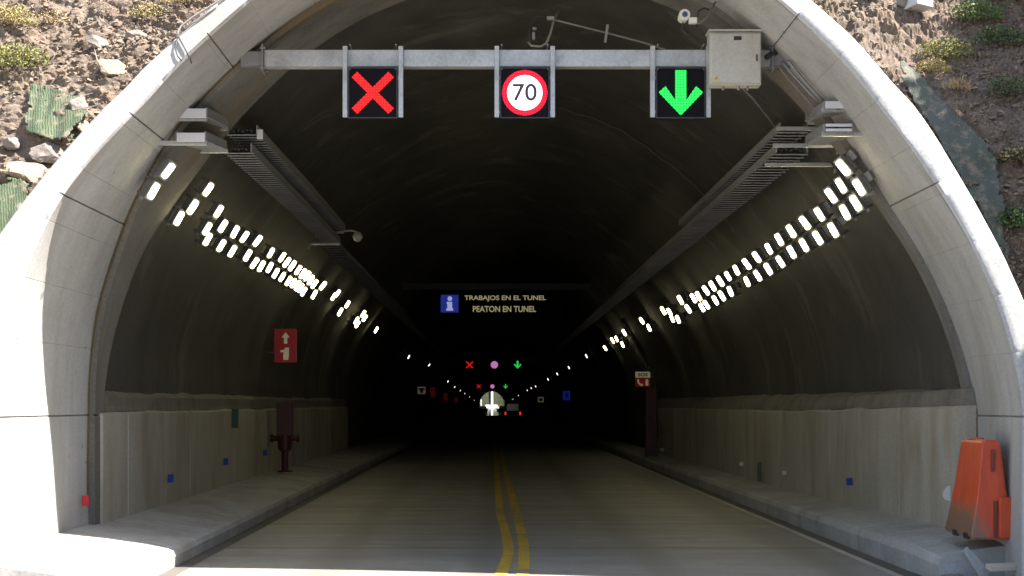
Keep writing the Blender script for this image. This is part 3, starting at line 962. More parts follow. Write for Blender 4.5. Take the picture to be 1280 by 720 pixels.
shrub((232, 8), .30, ["leafyellow", "leafdry"], "dry yellow tuft above the bent conduit on the left shoulder", 33, 1100, .035)
shrub((188, 26), .22, ["leafdry", "leafyellow"], "straw brown tuft in the scree left of the bent conduit", 34, 700, .03)
shrub((1182, 66), .32, ["leafyellow", "leafolive"], "bright yellow green shrub below the pale concrete block", 35, 1400, .04)
shrub((1165, 88), .20, ["leafyellow", "leafdry"], "small dry yellow tuft between the bright shrub and the arch shoulder", 36, 700, .035)
shrub((1218, 26), .30, ["leafolive", "leafgreen"], "olive green bush right of the pale concrete block", 37, 1500, .045)
shrub((1250, 52), .30, ["leafolive", "leafdark"], "darker olive bush at the right edge under the grassy clump", 38, 1400, .045)
shrub((1268, 8), .26, ["leafgreen"], "fresh green grassy clump at the top right corner of the slope", 39, 900, .20, "grass clump", True, "grass_clump", h=.5)
shrub((1196, 118), .16, ["leafdry"], "rusty dry tuft in the shaded earth right of the green sheet", 40, 380, .06, "shrub", True)
shrub((1264, 118), .28, ["leafdark", "leafolive"], "dark green bush at the right edge beside the shaded earth", 41, 1200, .04)
shrub((1266, 206), .18, ["leafdry", "leafdark"], "small half dry shrub at the right edge above the dark fern bush", 42, 500, .05)
shrub((1264, 285), .27, ["leafdark", "leafgreen"], "dark ferny bush at the right edge close to the portal face", 43, 1300, .05)
shrub((8, 318), .14, ["leafyellow"], "tiny yellow tuft beside the arch under the lower green mesh sheet", 44, 350, .03)
shrub((66, 26), .2, ["leafdry"], "pale straw tuft among grey stones near the top left", 45, 420, .03)

# ------------------------------------------------------------------ gantry with lane signals
def bar_between(mb, a, b, w, h):
    a, b = Vector(a), Vector(b); d = b - a
    rot = d.to_track_quat('X', 'Z').to_matrix()
    mb.box((a + b) / 2, (d.length, w, h), rot, bevel=min(w, h) * .08)

YG = 17.85
gz0, gz1 = P(0, 85, YG).z, P(0, 64, YG).z
gzc = (gz0 + gz1) / 2
xg0, xg1 = P(331, 0, YG).x, P(962, 0, YG).x
gantry = empty("signal_gantry", (0, YG, gzc), "galvanised steel beam spanning the tunnel mouth above three lit lane signals", "gantry")
mb = MB(); mb.box(((xg0 + xg1) / 2, 0, 0), (xg1 - xg0, .16, gz1 - gz0), bevel=.012); mb.build("beam", M["galv"], gantry)
for x, s in ((xg0, -1), (xg1, 1)):
    mb = MB(); mb.box((x + s * .012, 0, 0), (.02, .26, .30), bevel=.004); 
    mb.box((x + s * .14, 0, 0), (.24, .14, .16), bevel=.01)
    for dy in (-.1, .1):
        for dz in (-.11, .11): mb.tube([(x - s * .02, dy, dz), (x + s * .04, dy, dz)], .013, 6)
    mb.build("end_bracket", M["midgrey"], gantry)

def text_mesh(body, size, depth, bold=0.0, spacing=1.0):
    c = bpy.data.curves.new("lettering", 'FONT')
    c.body = body; c.size = size; c.extrude = depth; c.offset = bold; c.space_character = spacing
    c.align_x = 'CENTER'; c.align_y = 'CENTER'
    o = bpy.data.objects.new("lettering", c); COL.objects.link(o)
    bpy.context.view_layer.update()
    dg = bpy.context.evaluated_depsgraph_get()
    me = bpy.data.meshes.new_from_object(o.evaluated_get(dg))
    bpy.data.objects.remove(o)
    me.transform(Matrix.Rotation(R(90), 4, 'X'))     # upright, facing -Y
    return me
def add_text(name, body, size, matl, parent, loc, fit=None, depth=.003, bold=0.0, spacing=1.0):
    me = text_mesh(body, size, depth, bold, spacing)
    if fit:
        xs = [v.co.x for v in me.vertices]; zs = [v.co.z for v in me.vertices]
        w, h = max(xs) - min(xs), max(zs) - min(zs)
        cx, cz = (max(xs) + min(xs)) / 2, (max(zs) + min(zs)) / 2
        for v in me.vertices:
            v.co.x = (v.co.x - cx) * fit[0] / w; v.co.z = (v.co.z - cz) * fit[1] / h
    me.materials.clear(); me.materials.append(matl)
    o = bpy.data.objects.new(name, me); COL.objects.link(o); o.parent = parent; o.location = loc
    return o

def rect_poly(cx, cz, w, h, ang):
    ca, sa = math.cos(ang), math.sin(ang)
    return [(cx + x * ca - z * sa, cz + x * sa + z * ca) for x, z in ((-w / 2, -h / 2), (w / 2, -h / 2), (w / 2, h / 2), (-w / 2, h / 2))]
def circ(cx, cz, r, n=28): return [(cx + r * math.cos(2 * math.pi * k / n), cz + r * math.sin(2 * math.pi * k / n)) for k in range(n)]

def plate(poly, y0, d): return lambda mb: mb.prism(poly, d, Matrix.Translation((0, y0, 0)))
def x_symbol(s):
    mb = MB()
    a = s * .50; w = s * .105
    # one cross outline, so that no faces overlap
    k = w * math.sqrt(2) / 1.0
    L = a
    c = w / math.sqrt(2)
    pts = [(0, 2 * c), (L - c, L + c), (L + c, L - c), (2 * c, 0), (L + c, -L + c), (L - c, -L - c), (0, -2 * c), (-L + c, -L - c), (-L - c, -L + c), (-2 * c, 0), (-L - c, L - c), (-L + c, L + c)]
    mb.prism(pts, .004, Matrix.Translation((0, -.004, 0)))
    return mb
def arrow_symbol(s):
    mb = MB()
    w = s * .125
    e = s * .50
    # shaft plus chevron as one outline, pointing down
    k = s * .46
    t = s * .20
    pts = [(-w, e), (w, e), (w, -.16 * s), (k - .12 * s, .13 * s + .015*s), (k + .03 * s, -.01 * s + .02*s), (0, -e), (-k - .03 * s, -.01 * s + .02*s), (-k + .12 * s, .13 * s + .015*s), (-w, -.16 * s)]
    mb.prism(pts, .004, Matrix.Translation((0, -.004, 0)))
    return mb

YS = 17.70
def lane_signal(uc, kind, label, cat):
    c = P(uc, 116, YS)
    s = .54
    root = empty("lane_signal", c, label, cat, "lane signals on the tunnel mouth gantry")
    mb = MB(); mb.box((0, .07, 0), (s, .12, .56), bevel=.008); mb.build("housing", M["panel"], root)
    mb = MB()
    for (cx, cz, w_, h_) in ((0, .275, s + .012, .014), (0, -.275, s + .012, .014), (-.268, 0, .014, .536), (.268, 0, .014, .536)):
        mb.box((cx, .004, cz), (w_, .02, h_))
    mb.build("bezel", M["black"], root)
    for sx in (-1, 1):
        mb = MB()
        hgt = P(0, 57, YS).z - P(0, 146, YS).z
        zc = (P(0, 57, YS).z + P(0, 146, YS).z) / 2 - c.z
        mb.box((sx * .309, .035, zc), (.052, .052, hgt), bevel=.006)
        mb.build("hanger_post", M["galv"], root)
        for dz in (-.21, .17):
            mb = MB(); mb.box((sx * .277, .03, dz), (.03, .03, .03), bevel=.003); mb.build("clamp", M["midgrey"], root)
        zt = gzc - c.z
        for dz in (.135, -.135):
            mb = MB(); mb.tube([(sx * .255, .0, zt + dz), (sx * .255, .25, zt + dz)], .008, 6); mb.build("bolt", M["midgrey"], root)
    if kind == "x":
        sy = x_symbol(.405); o = sy.build("cross_symbol", M["ledred"], root); o.location = (0, 0, 0)
    elif kind == "70":
        mb = MB(); mb.prism(circ(0, 0, .196, 24), .003, Matrix.Translation((0, -.003, 0))); mb.build("white_disc", M["ledwhite"], root)
        mb = MB()
        n = 24
        for k in range(n):
            a0, a1 = 2 * math.pi * k / n, 2 * math.pi * (k + 1) / n
            q = lambda r, a, y: Vector((r * math.cos(a), y, r * math.sin(a)))
            for y in (-.0045,):
                mb.face([q(.196, a0, y), q(.196, a1, y), q(.253, a1, y), q(.253, a0, y)])
            mb.face([q(.253, a0, -.0045), q(.253, a1, -.0045), q(.253, a1, 0), q(.253, a0, 0)])
            mb.face([q(.196, a0, -.0045), q(.196, a1, -.0045), q(.196, a1, 0), q(.196, a0, 0)])
        mb.build("red_rim", M["ledrim"], root)
        add_text("speed_digits", "70", .3, M["digit"], root, (0, -.0055, .005), fit=(.265, .19), depth=.0015, bold=.003)
    else:
        arrow_symbol(.50).build("arrow_symbol", M["ledgreen"], root)
    return root
lane_signal(466, "x", "lit red cross lane signal hanging from the steel gantry beam", "lane signal")
lane_signal(656, "70", "lit round speed limit signal showing 70 hanging from the gantry beam", "speed sign")
lane_signal(851, "arrow", "lit green down arrow lane signal hanging beside the grey control cabinet", "lane signal")

# control cabinet at the right end of the beam
c = P(919.5, 72.5, 17.45)
cab = empty("control_cabinet", c, "grey steel control cabinet with a yellow warning sticker at the right end of the gantry", "cabinet")
W = 65 * 17.45 / F; H = 66 * 17.45 / F
mb = MB(); mb.box((0, .125, 0), (W, .22, H), bevel=.012); mb.build("body", M["cabinet"], cab)
mb = MB(); mb.box((0, 0.0, -.004), (W - .028, .026, H - .04), bevel=.009); mb.build("door", M["cabinet"], cab)
mb = MB(); mb.box((0, .11, H / 2 + .012), (W + .03, .28, .018), bevel=.006); mb.build("rain_hood", M["cabinet"], cab)
mb = MB(); mb.box((0.02, -.016, H / 2 - .075), (.085, .008, .042), bevel=.003); mb.build("vent_plate", M["black"], cab)
mb = MB(); mb.box((W / 2 - .055, -.016, 0), (.022, .012, .075), bevel=.004); mb.build("latch", M["darkgrey"], cab)
mb = MB(); mb.prism([(-.035, -.028), (.035, -.028), (0, .034)], .003, Matrix.Translation((-W / 2 + .07, -.0165, -H / 2 + .065))); stk = mb.build("warning_sticker", M["sticker"], cab)
mb = MB(); mb.prism([(.004, .018), (-.010, -.002), (0, -.002), (-.004, -.019), (.010, .003), (0.001, .003)], .001, Matrix.Translation((-W / 2 + .07, -.0178, -H / 2 + .063))); mb.build("bolt_mark", M["black"], stk)
for x in (-.12, .05, .15):
    mb = MB(); mb.tube([(x, .12, -H / 2 - .04), (x, .12, -H / 2)], .016, 8); mb.build("cable_gland", M["midgrey"], cab)

# three conduits that run down from behind the cabinet to the right hand tray
mbl = [[(972, 80, 18.0), (985, 97, 18.3), (1003, 117, 18.6), (1018, 133, 18.8)], [(978, 78, 18.0), (990, 92, 18.3), (1010, 114, 18.6), (1024, 128, 18.8)], [(985, 76, 18.0), (996, 90, 18.3), (1014, 111, 18.6), (1029, 126, 18.8)]]
for k, path in enumerate(mbl):
    mb = MB(); mb.tube([on_lining(q[0], q[1], .06 + .01 * k, r_in)[0] for q in path], .017, 8)
    o = mb.build("conduit", M["pipe"] if k == 0 else M["midgrey"], smooth=True)
    tag(o, ["palest and lowest of three steel conduits between grey cabinet and right cable tray", "middle one of three steel conduits between grey cabinet and right cable tray", "topmost dark conduit between grey cabinet and right cable tray"][k], "conduit")
mb = MB(); mb.tube([P(958, 72, 17.7), P(966, 66, 17.75), P(974, 68, 17.85), P(978, 80, 18.0), P(974, 86, 18.1)], .03, 8)
tag(mb.build("flexible_hose", M["cable"], smooth=True), "black flexible cable hose beside the right side of the grey cabinet", "cable")

# cameras on the vault
def vault_camera():
    root = empty("security_camera", P(856, 18, 17.2), "white ringed security camera on a bent arm above the grey cabinet", "camera")
    o = root.location
    mb = MB()
    mb.tube([(0, 0, 0), (0, .03, 0), (0, .20, .005)], [.058, .062, .055], 18); mb.build("camera_body", M["white"], root)
    mb = MB(); mb.tube([(0, -.012, 0), (0, .004, 0)], .030, 16); mb.build("camera_lens", M["glass"], root)
    mb = MB(); mb.box(P(866, 26, 17.25) - o, (.085, .08, .06), bevel=.008); mb.build("junction_box", M["white"], root)
    mb = MB(); mb.tube([P(867, 27, 17.3) - o, P(874, 29, 17.35) - o, P(882, 24, 17.45) - o, P(888, 14, 17.6) - o, P(894, 3, 17.75) - o], .013, 8); mb.build("arm", M["pipe"], root, smooth=True)
    mb = MB(); mb.tube([P(854, 26, 17.3) - o, P(852, 36, 17.3) - o, P(858, 44, 17.3) - o, P(866, 42, 17.3) - o, P(872, 32, 17.35) - o], .007, 6)
    mb.tube([P(872, 22, 17.4) - o, P(873, 14, 17.4) - o, P(880, 10, 17.5) - o, P(886, 12, 17.6) - o], .008, 6); mb.build("camera_cable", M["cable"], root, smooth=True)
vault_camera()
root = empty("sensor_bracket", P(692, 22, 18.6), "bent grey tube bracket with looped cable hanging from the vault above the speed sign", "bracket")
o_ = root.location
mb = MB(); mb.tube([P(698, 13, 18.7) - o_, P(692, 26, 18.6) - o_, P(688, 42, 18.6) - o_, P(683, 54, 18.6) - o_, P(676, 58, 18.6) - o_, P(664, 57, 18.6) - o_, P(660, 52, 18.6) - o_], .014, 8); mb.build("bent_tube", M["pipe"], root, smooth=True)
mb = MB(); mb.box(P(688, 23, 18.55) - o_, (.085, .06, .04), bevel=.006); mb.build("clamp", M["pipe"], root)
mb = MB(); mb.tube([P(684, 20, 18.6) - o_, P(672, 20, 18.6) - o_, P(664, 28, 18.6) - o_, P(661, 42, 18.6) - o_, P(664, 54, 18.6) - o_], .011, 8); mb.build("looped_cable", M["cable"], root, smooth=True)
mb = MB(); mb.box(P(667, 45, 18.6) - o_, (.035, .05, .09), bevel=.008); mb.box(P(668, 36, 18.6) - o_, (.05, .05, .03), bevel=.008); mb.build("sensor_head", M["midgrey"], root)
root = empty("vault_conduit", P(740, 43, 18.8), "thin grey conduit sloping across the vault above the gantry beam", "conduit")
o_ = root.location
mb = MB(); mb.tube([P(694, 25, 18.65) - o_, P(726, 33, 18.7) - o_, P(758, 41, 18.8) - o_, P(800, 52, 18.9) - o_, P(832, 62, 19.0) - o_], .011, 8); mb.build("pipe", M["pipe"], root)
mb = MB(); mb.box(P(758, 42, 18.75) - o_, (.03, .04, .21), Matrix.Rotation(R(8), 3, 'Y'), bevel=.004); mb.build("clamp", M["pipe"], root)

# cables that follow the vault
def vault_cable(pts, r, label, matl, inset=.05, name="vault_cable"):
    out = []
    for u, v in pts:
        p, t = on_lining(u, v, inset); out.append(p)
    mb = MB(); mb.tube(out, r, 6)
    return tag(mb.build(name, matl, smooth=True), label, "cable")
def vault_cable_at(pts, Y, r, label, matl): 
    out = []
    for t in pts:
        rr = r_lin(t) - .04; out.append(Vector((CX + rr * math.cos(R(t)), Y + .1 * math.sin(t), CZ + rr * math.sin(R(t)))))
    mb = MB(); mb.tube(out, r, 6)
    return tag(mb.build("vault_cable", matl, smooth=True), label, "cable")
vault_cable_at(list(range(92, 36, -3)), 27.5, .012, "thin pale cable arching across the dark vault behind the speed sign", M["darkgrey"])
mb = MB(); mb.tube([P(925, 107, 17.6), P(940, 122, 18.3), P(957, 143, 19.0), P(972, 163, 19.6)], .011, 6)
tag(mb.build("drop_cable", M["pipe"], smooth=True), "thin pale cable dropping from the cabinet base to the right cable tray", "cable")
vault_cable([(1262 - 230, 0), (1036, 20)], .01, "x", M["pipe"]) if False else None

# ------------------------------------------------------------------ cable trays
def tray(name_label, runs, brackets, caps, side):
    """runs: list of (path points, width); each is one ladder with rails and flat rungs"""
    first = runs[0][0][0]
    root = empty("cable_tray", first, name_label, "cable tray", "cable trays under the vault")
    o_ = root.location.copy()
    rl, rr = MB(), MB(); cb = MB()
    rl2 = []
    for pts, wd, pitch in runs:
        beds = MB()
        for a, b in zip(pts, pts[1:]):
            a, b = Vector(a) - o_, Vector(b) - o_
            d = (b - a); L = d.length; dn = d.normalized()
            sx = Vector((1, 0, 0))
            for s, mbx in ((-1, rl), (1, rr)):
                aa, bb = a + sx * s * wd / 2, b + sx * s * wd / 2
                bar_between(mbx, aa + Vector((0, 0, .045)), bb + Vector((0, 0, .045)), .018, .10)
            n = max(1, int(L / pitch))
            beds.box((a + b) / 2 + Vector((0, 0, -.004)), (.03, .01, .01)) if False else None
            for k in range(n):
                beds.box(a + d * ((k + .5) / n), (wd + .03, pitch * .86, .014), Matrix.Rotation(R(16), 3, 'X'))
            for q in range(5):
                off = sx * (-.3 + .15 * q) * wd
                cb.tube([a + off + Vector((0, 0, .03 + .008 * (q % 2))), a + d * .5 + off + Vector((.01, 0, .026)), b + off + Vector((0, 0, .03))], .016 + .004 * (q % 3), 6)
        beds.build("ladder_bed", M["tray"], root)
    rl.build("side_rail", M["tray"], root); rr.build("side_rail", M["tray"], root)
    cb.build("cable_run", M["cable"], root, smooth=True)
    for a, b in brackets:
        mb = MB(); a, b = Vector(a) - o_, Vector(b) - o_
        bar_between(mb, a, b, .06, .045)
        mb.box(a + Vector((0, 0, -.02)), (.02, .09, .16), bevel=.004)
        mb.build("support_bracket", M["galv"], root)
    for c, s in caps:
        mb = MB(); mb.box(Vector(c) - o_, s, bevel=.008); mb.build("end_cap", M["capsteel"], root)
    return root

# left, two tiers near the mouth
def wall_x(z, side, rf=r_lin):
    zz = z - CZ
    t = 30 if side > 0 else 150
    for _ in range(20):
        r = rf(t); t = math.degrees(math.asin(min(.999, zz / r)))
        if side < 0: t = 180 - t
    return CX + rf(t) * math.cos(R(t))
def brk(tip, side, rf=r_lin):
    return (Vector((wall_x(tip.z, side, rf) + side * .05, tip.y, tip.z)), tip)
YA, YB, YM = 17.75, 19.3, 20.4
zU, zL = P(0, 168, YM).z, P(0, 188, YM).z
xU, xL = P(309, 0, YM).x, P(300, 0, YM).x
tray("upper tier of the steel cable tray on the left with a pale end cap",
     [([P(240, 145, YA), P(268, 158, YB)], .32, .16), ([P(303, 166, YM - .6), Vector((xU + .02, 26, zU + .02)), Vector((xU + .05, 31.5, zU))], .36, .22)],
     [brk(P(259, 149, YA + .05), -1, r_in), brk(P(285, 161, YB), -1)] + [brk(Vector((xU + .2, y, zU - .05)), -1) for y in (31.6,)],
     [(P(240, 141.5, YA - .02), (.31, .02, .105)), (P(325, 168, YM - .6), (.075, .05, .12))], -1)
tray("lower tier of the steel cable tray on the left with louvred bed",
     [([P(238.5, 175, YA), P(266, 186, YB)], .32, .16), ([P(298, 189, YM - .5), Vector((xL, 26, zL)), Vector((xL + .02, 32, zL))], .32, .22), ([Vector((xL - .08, 32.2, zL - .02)), Vector((xL - .06, 60, zL)), Vector((xL - .06, 110, zL))], .34, .5)],
     [brk(P(259, 179, YA + .05), -1, r_in), brk(P(285, 189, YB), -1)] + [brk(Vector((xL + .2, y, zL - .05)), -1) for y in (31.8,)],
     [(P(238.5, 171.5, YA - .02), (.31, .02, .10))], -1)
YR, YRB, YRM = 17.25, 18.9, 19.6
zRU, zRL = P(0, 164, YRM).z, P(0, 192, YRM).z
xRU, xRL = P(990, 0, YRM).x, P(985, 0, YRM).x
tray("upper tier of the steel cable tray on the right with a pale end cap",
     [([P(1048, 138, YR), P(1024, 152, YRB)], .31, .16), ([P(992, 163, YRM - .3), Vector((xRU, 25, zRU)), Vector((xRU, 30, zRU))], .33, .22)],
     [brk(P(1027, 137.5, YR + .05), 1, r_in), brk(P(1010, 153, YRB), 1)] + [brk(P(970, 161, 19.25), 1)],
     [(P(1048.5, 131, YR - .02), (.29, .02, .08))], 1)
tray("lower tier of the steel cable tray on the right with a double end cap",
     [([P(1048, 166, YR), P(1024, 180, YRB)], .31, .16), ([P(990, 190, YRM), Vector((xRL, 27, zRL)), Vector((xRL, 45, zRL)), Vector((xRL, 100, zRL))], .38, .24)],
     [brk(P(1027, 168, YR + .05), 1, r_in), brk(P(1010, 180, YRB), 1)] + [brk(P(966, 182, 19.25), 1), brk(P(956, 206, 19.9), 1)],
     [(P(1048.5, 156.5, YR - .02), (.285, .02, .033)), (P(1048.5, 162.5, YR - .02), (.285, .02, .033))], 1)
# small ball shaped device on the left tray end
p = P(447, 296, 32.3)
mb = MB(); mb.tube([p + Vector((0, 0, .10)), p + Vector((0, 0, .08)), p, p + Vector((0, 0, -.07)), p + Vector((0, 0, -.10))], [.03, .07, .105, .075, .02], 14)
mb.tube([p + Vector((0, 0, .09)), p + Vector((-.12, 0, .13)), p + Vector((-.42, 0, .10))], .018, 8)
tag(mb.build("dome_camera", M["white"], smooth=True), "small pale dome camera at the end of the upper left cable tray", "camera")

# ------------------------------------------------------------------ tunnel lamps
LW, LH = .078, .20
def lamp_proto(emat):
    root = bpy.data.objects.new("tunnel_lamp", None); COL.objects.link(root); root.empty_display_size = .1
    mb = MB(); mb.box((0, 0, -.05), (LW + .05, LH + .06, .085), bevel=.012)
    for k in range(5): mb.box((-.07 + .035 * k, 0, -.105), (.010, LH * .8, .03))
    mb.build("housing", M["midgrey"], root)
    b = bmesh.new()
    r_ = .03; pts = []
    for cx, cy, a0 in ((LW / 2 - r_, LH / 2 - r_, 0), (-LW / 2 + r_, LH / 2 - r_, 90), (-LW / 2 + r_, -LH / 2 + r_, 180), (LW / 2 - r_, -LH / 2 + r_, 270)):
        for k in range(4):
            a = R(a0 + 30 * k); pts.append((cx + r_ * math.cos(a), cy + r_ * math.sin(a)))
    f = b.faces.new([b.verts.new((x, y, -.004)) for x, y in pts])
    e = bmesh.ops.extrude_face_region(b, geom=[f])
    for v in e["geom"]:
        if isinstance(v, bmesh.types.BMVert): v.co.z += .006
    mb = MB(); mb.merge(b); mb.build("lens", emat, root)
    mb = MB(); mb.box((0, -.02, -.16), (.05, .30, .012), bevel=.002); mb.box((0, .10, -.2), (.045, .03, .16)); mb.box((0, -.11, -.2), (.045, .03, .16))
    mb.box((.10, .05, -.17), (.09, .12, .07), bevel=.01)
    mb.build("mounting_bracket", M["midgrey"], root)
    return root

L_UP = [(210.7, 213.8), (260.7, 237.1), (273.6, 264.4), (278.9, 282.9), (294, 290), (305.8, 296.4), (322.2, 301.3), (338.9, 316.2), (352.9, 321.6), (358.7, 328.2), (365.6, 332.4), (372.9, 337.6), (378.9, 342), (384.2, 344.9), (388.7, 350), (393.3, 355.3), (403.8, 357.3), (421.8, 367.1), (434.4, 380.4), (454.2, 392.4), (456, 397.8), (470.4, 412.4), (511, 446.2), (536.5, 456.3), (560, 476.8), (568.5, 483.8), (575.5, 488.3), (581, 492), (587, 496.2), (593, 500.5)]
L_LO = [(192.4, 239.1), (241.3, 259.1), (224.2, 273.3), (259.3, 286.2), (259.8, 299.3), (276.9, 307.3), (290.7, 314.2), (309.8, 319.4), (318.4, 329.1), (326.9, 332.9), (337.3, 334.4), (344.9, 341.6), (352.9, 346.4), (360.9, 351.3), (366.9, 354), (372.4, 357.3), (376, 360), (379.8, 364.7), (392.9, 368.2), (417.3, 370.7), (425.3, 390), (445.6, 400.9), (446.9, 405.6)]
R_UP = [(1053.8, 210), (1050.9, 232.2), (1038.4, 244.7), (1024, 268.2), (1005.8, 278.9), (988.7, 289.3), (973.8, 299.6), (960.7, 311.3), (945.6, 321.6), (933.1, 330.2), (920.2, 337.8), (909.6, 345.3), (900, 351.6), (890.4, 357.6), (882.2, 363.1), (873, 370.4), (866.7, 372.9), (850.4, 375.1), (828.9, 388.4), (836.7, 390), (802.2, 401.1), (780.2, 415.8), (770.7, 423.8), (765.6, 425.6), (756.2, 435.1), (732.9, 445.1), (711, 459.5), (696.5, 467.5), (685, 474.3), (669.5, 483), (664, 485.2), (659, 488), (648, 494.5), (641, 499)]
R_LO = [(1073.3, 234.4), (1069.3, 254), (1055.8, 265.6), (1041.1, 287.8), (1022, 297.6), (1004.7, 306.7), (989.3, 315.3), (975.3, 327.3), (960, 336.4), (946.9, 344.7), (933.6, 352.2), (912.7, 364.4), (902.2, 370), (894, 375.6), (882.9, 381), (877.3, 384.4), (860, 386.2), (840, 398.2), (847.3, 399.3), (811.1, 409.8), (778, 430.7)]
near_proto, far_proto = lamp_proto(M["lamp"]), lamp_proto(M["lampfar"])
used = {"near": False, "far": False}
LAMPDBG = []
for side, row, pts in (("left", "upper", L_UP), ("left", "lower", L_LO), ("right", "upper", R_UP), ("right", "lower", R_LO)):
    for i, (u, v) in enumerate(pts):
        p, t = on_lining(u, v, .24, r_lin)
        if p.y < 19.2: p, t = on_lining(u, v, .26, r_in)
        LAMPDBG.append((side, row, i, round(p.y, 1), round(t)))
        kind = "near" if p.y < 75 else "far"
        src = near_proto if kind == "near" else far_proto
        o = copy_tree(src) if used[kind] else src
        used[kind] = True
        n = Vector((-math.cos(R(t)), 0, -math.sin(R(t))))
        tg = Vector((-math.sin(R(t)), 0, math.cos(R(t))))
        if tg.z < 0: tg = -tg
        tilt = R(42)
        zz = (n * math.cos(tilt) + Vector((0, -1, 0)) * math.sin(tilt)).normalized()
        yy = (tg - zz * tg.dot(zz)).normalized()
        xx = yy.cross(zz)
        k = 0.92 if p.y < 30 else (1.0 if p.y < 75 else 0.9)
        k *= random.uniform(.93, 1.06)
        Mx = Matrix((xx, yy, zz)).transposed().to_4x4() @ Matrix.Rotation(random.uniform(-.07, .07), 4, 'Z') @ Matrix.Rotation(random.uniform(-.08, .08), 4, 'X')
        o.matrix_world = Matrix.Translation(p) @ Mx @ Matrix.Scale(k, 4)
        lit = "lit white" if kind == "near" else "tiny far"
        o["label"] = f"{lit} tunnel lamp, {ordinal(i)} from the mouth, {row} row on the {side} wall"
        o["category"] = "tunnel lamp"; o["group"] = f"tunnel lamps along the {side} wall"
print("LAMPS", LAMPDBG)

# ------------------------------------------------------------------ message sign deeper in the bore
YV = 50.0
c = P(618, 380, YV)
vms = empty("message_sign", c, "dark overhead message sign with blue information tile and two lines of amber text", "message sign")
k = YV / F
mb = MB(); mb.box((0, .2, 0), (178 * k, .35, 34 * k), bevel=.02); mb.build("housing", M["deeppanel"], vms)
mb = MB(); mb.box((2 * k, .3, 22.5 * k), (235 * k, .2, 8 * k), bevel=.01); mb.build("beam", M["black"], vms)
for x in (-60 * k, 60 * k):
    mb = MB(); mb.box((x, .42, 14 * k), (.07, .07, 26 * k), bevel=.005); mb.build("hanger_post", M["darkgrey"], vms)
q = P(562, 379.5, YV) - c
mb = MB(); mb.box(q + Vector((0, .018, 0)), (22 * k, .02, 22 * k)); tile = mb.build("information_tile", M["ledblue"], vms)
mb = MB()
i_ = lambda x, z: (q.x + x * k, q.z + z * k)
mb.prism([i_(*p) for p in circ(0.3, 6.2, 3.0, 16)], .004, Matrix.Translation((0, q.y + .003, 0)))
mb.prism([i_(*p) for p in ((-3.6, 2.2), (3.2, 2.2), (3.2, -6), (4.6, -6), (4.6, -8.8), (-4.2, -8.8), (-4.2, -6), (-2.8, -6), (-2.8, -.4), (-3.6, -.4))], .004, Matrix.Translation((0, q.y + .003, 0)))
mb.build("information_symbol", M["ledinfo"], tile)
add_text("text_line", "TRABAJOS EN EL TUNEL", .3, M["ledtext"], vms, P(631.5, 373, YV) - c + Vector((0, .018, 0)), fit=(102 * k, 7.6 * k), depth=.003, bold=.006)
add_text("text_line", "PEATON EN TUNEL", .3, M["ledtext"], vms, P(630.5, 386.2, YV) - c + Vector((0, .018, 0)), fit=(79 * k, 7.6 * k), depth=.003, bold=.006)

# far signal gantries
def far_signal(u, v, Y, kind, label, matl, name="lane_signal"):
    c = P(u, v, Y)
    root = empty(name, c, label, "speed sign" if kind == "disc" else "lane signal", "far lane signals deep in the tunnel")
    mb = MB(); mb.box((0, .07, 0), (.62, .12, .62), bevel=.01); mb.build("housing", M["panel"], root)
    if kind == "x": x_symbol(.46).build("cross_symbol", matl, root)
    elif kind == "arrow": arrow_symbol(.56).build("arrow_symbol", matl, root)
    else:
        mb = MB(); mb.prism(circ(0, 0, .26, 20), .004, Matrix.Translation((0, -.004, 0))); mb.build("lit_disc", matl, root)
for Y, (ux, ud, ua), v, nm in ((114.0, (587, 618, 647), 456, "second"), (201.0, (598.5, 615.5, 632), 483, "third")):
    far_signal(ux, v, Y, "x", f"small red cross signal on the {nm} gantry deep in the tunnel", M["ledredfar"])
    far_signal(ud, v, Y, "disc", f"small pinkish speed disc on the {nm} gantry deep in the tunnel", M["pinkled"], "speed_signal")
    far_signal(ua, v, Y, "arrow", f"small green arrow signal on the {nm} gantry deep in the tunnel", M["ledgreenfar"])
    g_ = empty("signal_gantry", P(ud, v - 700 / Y, Y + .2), f"dark beam of the {nm} signal gantry deep in the tunnel", "gantry")
    mb = MB(); mb.box((0, 0, 0), (6.2, .15, .2), bevel=.01); mb.build("beam", M["darkgrey"], g_)

# ------------------------------------------------------------------ wall signs and safety gear
def sign_plate(name, u, v, Y, w, h, matl, label, cat, symbols=(), bracket=0):
    c = P(u, v, Y)
    root = empty(name, c, label, cat)
    mb = MB(); mb.box((0, .01, 0), (w, .02, h), bevel=.004); mb.build("plate", matl, root)
    for nm, polys, m_ in symbols:
        mb = MB()
        for poly in polys: mb.prism(poly, .003, Matrix.Translation((0, -.003, 0)))
        mb.build(nm, m_, root)
    if bracket:
        mb = MB(); mb.box((bracket * w * .62, .035, h * .2), (w * .4, .03, .03)); mb.box((bracket * w * .62, .035, -h * .2), (w * .4, .03, .03)); mb.build("wall_bracket", M["darkgrey"], root)
    return root
up_arrow = [(-.035, -.13), (.035, -.13), (.035, .0), (.085, .0), (0, .11), (-.085, .0), (-.035, .0)]
hose = [(-.05, -.16), (.055, -.16), (.07, -.05), (.07, .10), (-.01, .10), (-.02, .06), (-.11, .04), (-.11, .0), (-.035, .0), (-.05, -.06)]
fl = lambda poly, dx, dz, s=1.0: [(x * s + dx, z * s + dz) for x, z in poly]
Yh = on_lining(343, 432, .10)[0].y
sign_plate("hydrant_sign", 357, 432, Yh, 28 * Yh / F, 42 * Yh / F, M["redsign"], "red upright sign with cream arrow and hose symbol above the red hydrant", "safety sign",
           [("arrow_symbol", [fl(up_arrow, -.0, .17)], M["cream"]), ("hose_symbol", [fl(hose, 0.0, -.14)], M["cream"])], -1)
